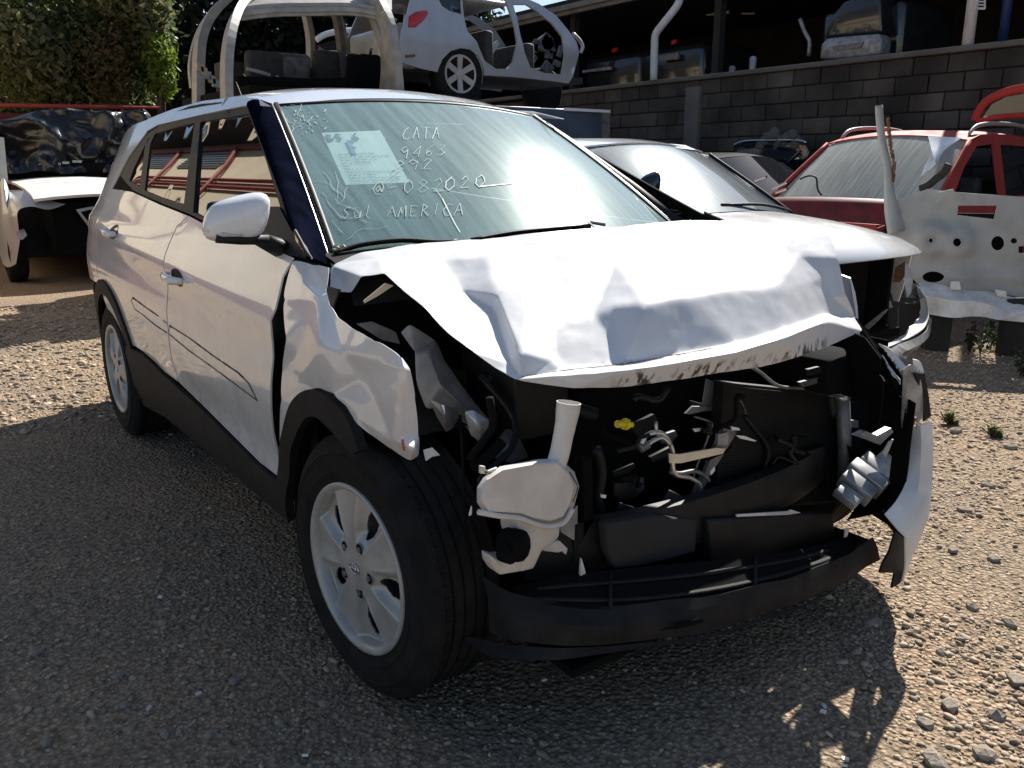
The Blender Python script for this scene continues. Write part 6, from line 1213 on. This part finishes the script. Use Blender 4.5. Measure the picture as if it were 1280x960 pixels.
# ================================================================== gravel and stones
def stones(name, n, region, smin, smax, m, seed):
    g = np.random.default_rng(seed); t = (1+5**.5)/2
    iv = np.array([(-1, t, 0), (1, t, 0), (-1, -t, 0), (1, -t, 0), (0, -1, t), (0, 1, t), (0, -1, -t), (0, 1, -t), (t, 0, -1), (t, 0, 1), (-t, 0, -1), (-t, 0, 1)], float); iv /= np.linalg.norm(iv[0])
    ft = np.array([(0, 11, 5), (0, 5, 1), (0, 1, 7), (0, 7, 10), (0, 10, 11), (1, 5, 9), (5, 11, 4), (11, 10, 2), (10, 7, 6), (7, 1, 8), (3, 9, 4), (3, 4, 2), (3, 2, 6), (3, 6, 8), (3, 8, 9), (4, 9, 5), (2, 4, 11), (6, 2, 10), (8, 6, 7), (9, 8, 1)], np.int32)
    P = region(g, n); s = smin*(smax/smin)**(g.random(n)**2.2); V = iv[None]*(1+g.uniform(-.4, .4, (n, 12, 1))); V = V*np.stack([g.uniform(.8, 1.4, n), g.uniform(.6, 1.0, n), g.uniform(.3, .65, n)], 1)[:, None]
    th = g.uniform(0, 6.283, n); c, s_ = np.cos(th), np.sin(th); X = V[..., 0]*c[:, None]-V[..., 1]*s_[:, None]; Y = V[..., 0]*s_[:, None]+V[..., 1]*c[:, None]; Z = V[..., 2]+.25*X*g.uniform(-1, 1, (n, 1))
    W_ = np.stack([X, Y, Z], 2)*s[:, None, None]/2; W_[..., 0] += P[:, 0:1]; W_[..., 1] += P[:, 1:2]; W_[..., 2] += (np.array([gnoise(a, b) for a, b in P])+s*.10)[:, None]
    me = bpy.data.meshes.new(name); me.vertices.add(12*n); me.vertices.foreach_set('co', W_.reshape(-1)); F = (ft[None]+12*np.arange(n, dtype=np.int32)[:, None, None]).reshape(-1); me.loops.add(60*n); me.loops.foreach_set('vertex_index', F); me.polygons.add(20*n); me.polygons.foreach_set('loop_start', np.arange(0, 60*n, 3, dtype=np.int32)); me.update(calc_edges=True)
    me.materials.append(MATS[m]); o = bpy.data.objects.new(name, me); COL.objects.link(o); return tag(o, kind='stuff')
def near_cam(g, n):
    out = []
    while len(out) < n:                                     # density falls with distance from the viewer's side of the yard
        k = 60000; x = g.uniform(-4.2, 2.0, k); y = g.uniform(-2.4, 5.4, k); dx, dy = x-1.76, y+1.67; d = np.hypot(dx, dy); a = np.arctan2(dy, dx); keep = (np.abs((a-R(144)+math.pi) % (2*math.pi)-math.pi) < R(46)) & (d > .5) & (g.random(k) < (1.2/np.maximum(d, 1.2))**1.1)
        inside = (x > -3.3) & (x < .2) & (np.abs(y) < .55); keep &= ~inside; out += [q for q in np.stack([x, y], 1)[keep] if noise.noise((q[0]*.8, q[1]*.8, 4.))+g.uniform(-.45, .45) > -.12]
    return np.array(out[:n])
def patchy(g, n):
    p = near_cam(g, int(n*1.9)); w = np.array([noise.noise((a*1.1, b*1.1, 9.)) for a, b in p]); return p[np.argsort(-(w+g.uniform(-.5, .5, len(w))))][:n]
def right_side(g, n):
    out = []
    while len(out) < n:
        k = 40000; x = g.uniform(-3.0, 2.2, k); y = g.uniform(-.1, 5.4, k); dx, dy = x-1.76, y+1.67; d = np.hypot(dx, dy); a = np.arctan2(dy, dx); keep = (np.abs((a-R(144)+math.pi) % (2*math.pi)-math.pi) < R(46)) & (g.random(k) < (1.6/np.maximum(d, 1.6))) & ~((x < .35) & (y < .95)) & (y > .25-.9*(x-.6)); out += [q for q in np.stack([x, y], 1)[keep] if noise.noise((q[0]*1.3, q[1]*1.3, 2.))*1.3+g.uniform(-.5, .5)+(q[1]-1.2)*.25 > 0]
    return np.array(out[:n])
stones('gravel', 22000, right_side, .006, .030, 'gravel', 5)
def left_side(g, n): return np.stack([g.uniform(-7.5, -2.9, n), g.uniform(-1.6, .3, n)], 1)
stones('gravel', 5000, left_side, .015, .05, 'gravel', 6)
tag(stones('gravel', 50000, near_cam, .004, .016, 'gravel', 3)); stones('gravel', 6000, patchy, .010, .028, 'gravel', 4)
# single larger stones
def rock(px, py, s, label, group, seed):
    p = hit(px, py, 2, 0); g = random.Random(seed); bm = bmesh.new(); bmesh.ops.create_icosphere(bm, subdivisions=1, radius=1)
    for v in bm.verts:
        k = 1+g.uniform(-.18, .18)+.25*noise.noise(v.co*1.3+Vector((seed*3.1, 0, 0)))+.10*noise.noise(v.co*3+Vector((0, seed, 0))); v.co = Vector((v.co.x*1.25, v.co.y*.9, v.co.z*.6))*k*s/2
    bmesh.ops.rotate(bm, verts=bm.verts, matrix=Matrix.Rotation(g.uniform(0, 6), 3, 'Z')); me = bpy.data.meshes.new('stone'); bm.to_mesh(me); bm.free(); me.materials.append(MATS['rock']); o = bpy.data.objects.new('stone', me); COL.objects.link(o); o.location = (p.x, p.y, gnoise(p.x, p.y)+s*.12); tag(o, label, 'stone', group)
for i, (px, py, s) in enumerate(((46, 818, .038), (148, 847, .030), (293, 851, .034), (264, 919, .034), (157, 884, .028), (208, 917, .030), (64, 855, .022), (330, 782, .026), (182, 715, .020), (244, 630, .022), (60, 930, .03), (350, 905, .026), (405, 880, .03), (120, 780, .022))): rock(px, py, s, 'loose grey stone lying in the SUV\'s shade on the dark ground', 'stones in the shade', i)
for i, (px, py, s) in enumerate(((1090, 782, .04), (1187, 882, .05), (1155, 905, .04), (1245, 895, .045), (1168, 955, .06), (1230, 945, .05), (1176, 815, .03), (1215, 760, .04), (1243, 700, .045), (1190, 690, .04), (1262, 780, .045), (1205, 640, .05), (1262, 560, .06), (1195, 540, .06), (1235, 610, .05), (1270, 850, .05), (1110, 880, .03), (30, 470, .05), (75, 440, .06), (55, 510, .05), (100, 470, .05))): rock(px, py, s, 'tan stone lying in full sun on the gravel', 'stones in the sun', 40+i)
# bright chips of broken glass
for i, (px, py) in enumerate(((1030, 882), (1029, 890), (1037, 917), (1057, 948), (1055, 955), (248, 864), (186, 883), (382, 945), (200, 745), (680, 847), (130, 515), (125, 520))):
    p = hit(px, py, 2, .012); b = MB(); g = random.Random(i); b.box((0, 0, 0), (.014, .009, .005), Matrix.Rotation(g.uniform(0, 3), 3, 'Z') @ Matrix.Rotation(g.uniform(-.6, .6), 3, 'X')); o = b.build('plastic_chip', 'paint'); o.location = (p.x, p.y, gnoise(p.x, p.y)+.008); tag(o, 'tiny white chip of broken plastic on the ground', 'chip', 'white chips around the SUV')
# weeds
for i, (px, py, h_, n) in enumerate(((1225, 445, .28, 90), (1238, 435, .2, 60), (1212, 440, .16, 50), (1275, 470, .2, 60), (1185, 530, .06, 60), (1240, 545, .05, 50))):
    p = hit(px, py, 2, 0); w_ = tag(empty('weed', (p.x, p.y, 0)), ['tallest dark weed below the cut body panel', 'dark weed right beside the tallest weed', 'short dark weed left of the tallest weed', 'dark weed by the panel support leg', 'low yellowish weed tuft on the sunlit gravel', 'low dry weed tuft on the sunlit gravel further out'][i], 'weed')
    b = MB()
    for k in range(5): b.tube([(p.x, p.y, 0), (p.x+random.uniform(-.06, .06), p.y+random.uniform(-.06, .06), h_*random.uniform(.6, 1))], .003, 5)
    b.build('stem', 'bark', w_); tag(leaves('leaf_tuft', [(p.x, p.y, h_*.6, h_*.35), (p.x+.03, p.y, h_*.3, h_*.3)], n, .022, 'leaf_dark' if i < 4 else 'leaf_dry', w_, 90+i), kind='stuff')
# rubble at the wall foot
for i in range(9):
    p = hit(952+i*5.5, 180-(i % 4)*4, 1, 7.55); bm = bmesh.new(); bmesh.ops.create_icosphere(bm, subdivisions=1, radius=.09)
    for v in bm.verts: v.co *= 1+random.uniform(-.3, .3)
    me = bpy.data.meshes.new('rubble_lump'); bm.to_mesh(me); bm.free(); me.materials.append(MATS['concrete']); o = bpy.data.objects.new('rubble_lump', me); COL.objects.link(o); o.location = p; tag(o, 'grey lump of rubble heaped against the block wall', 'rubble', 'rubble heap at the wall')
tag(MB().box((-6.9, 7.6, .72), (2.6, .5, 1.44)).build('concrete_ledge', 'concrete', None, bevel=.15), 'grey concrete ledge under the rubble at the block wall', 'ledge')
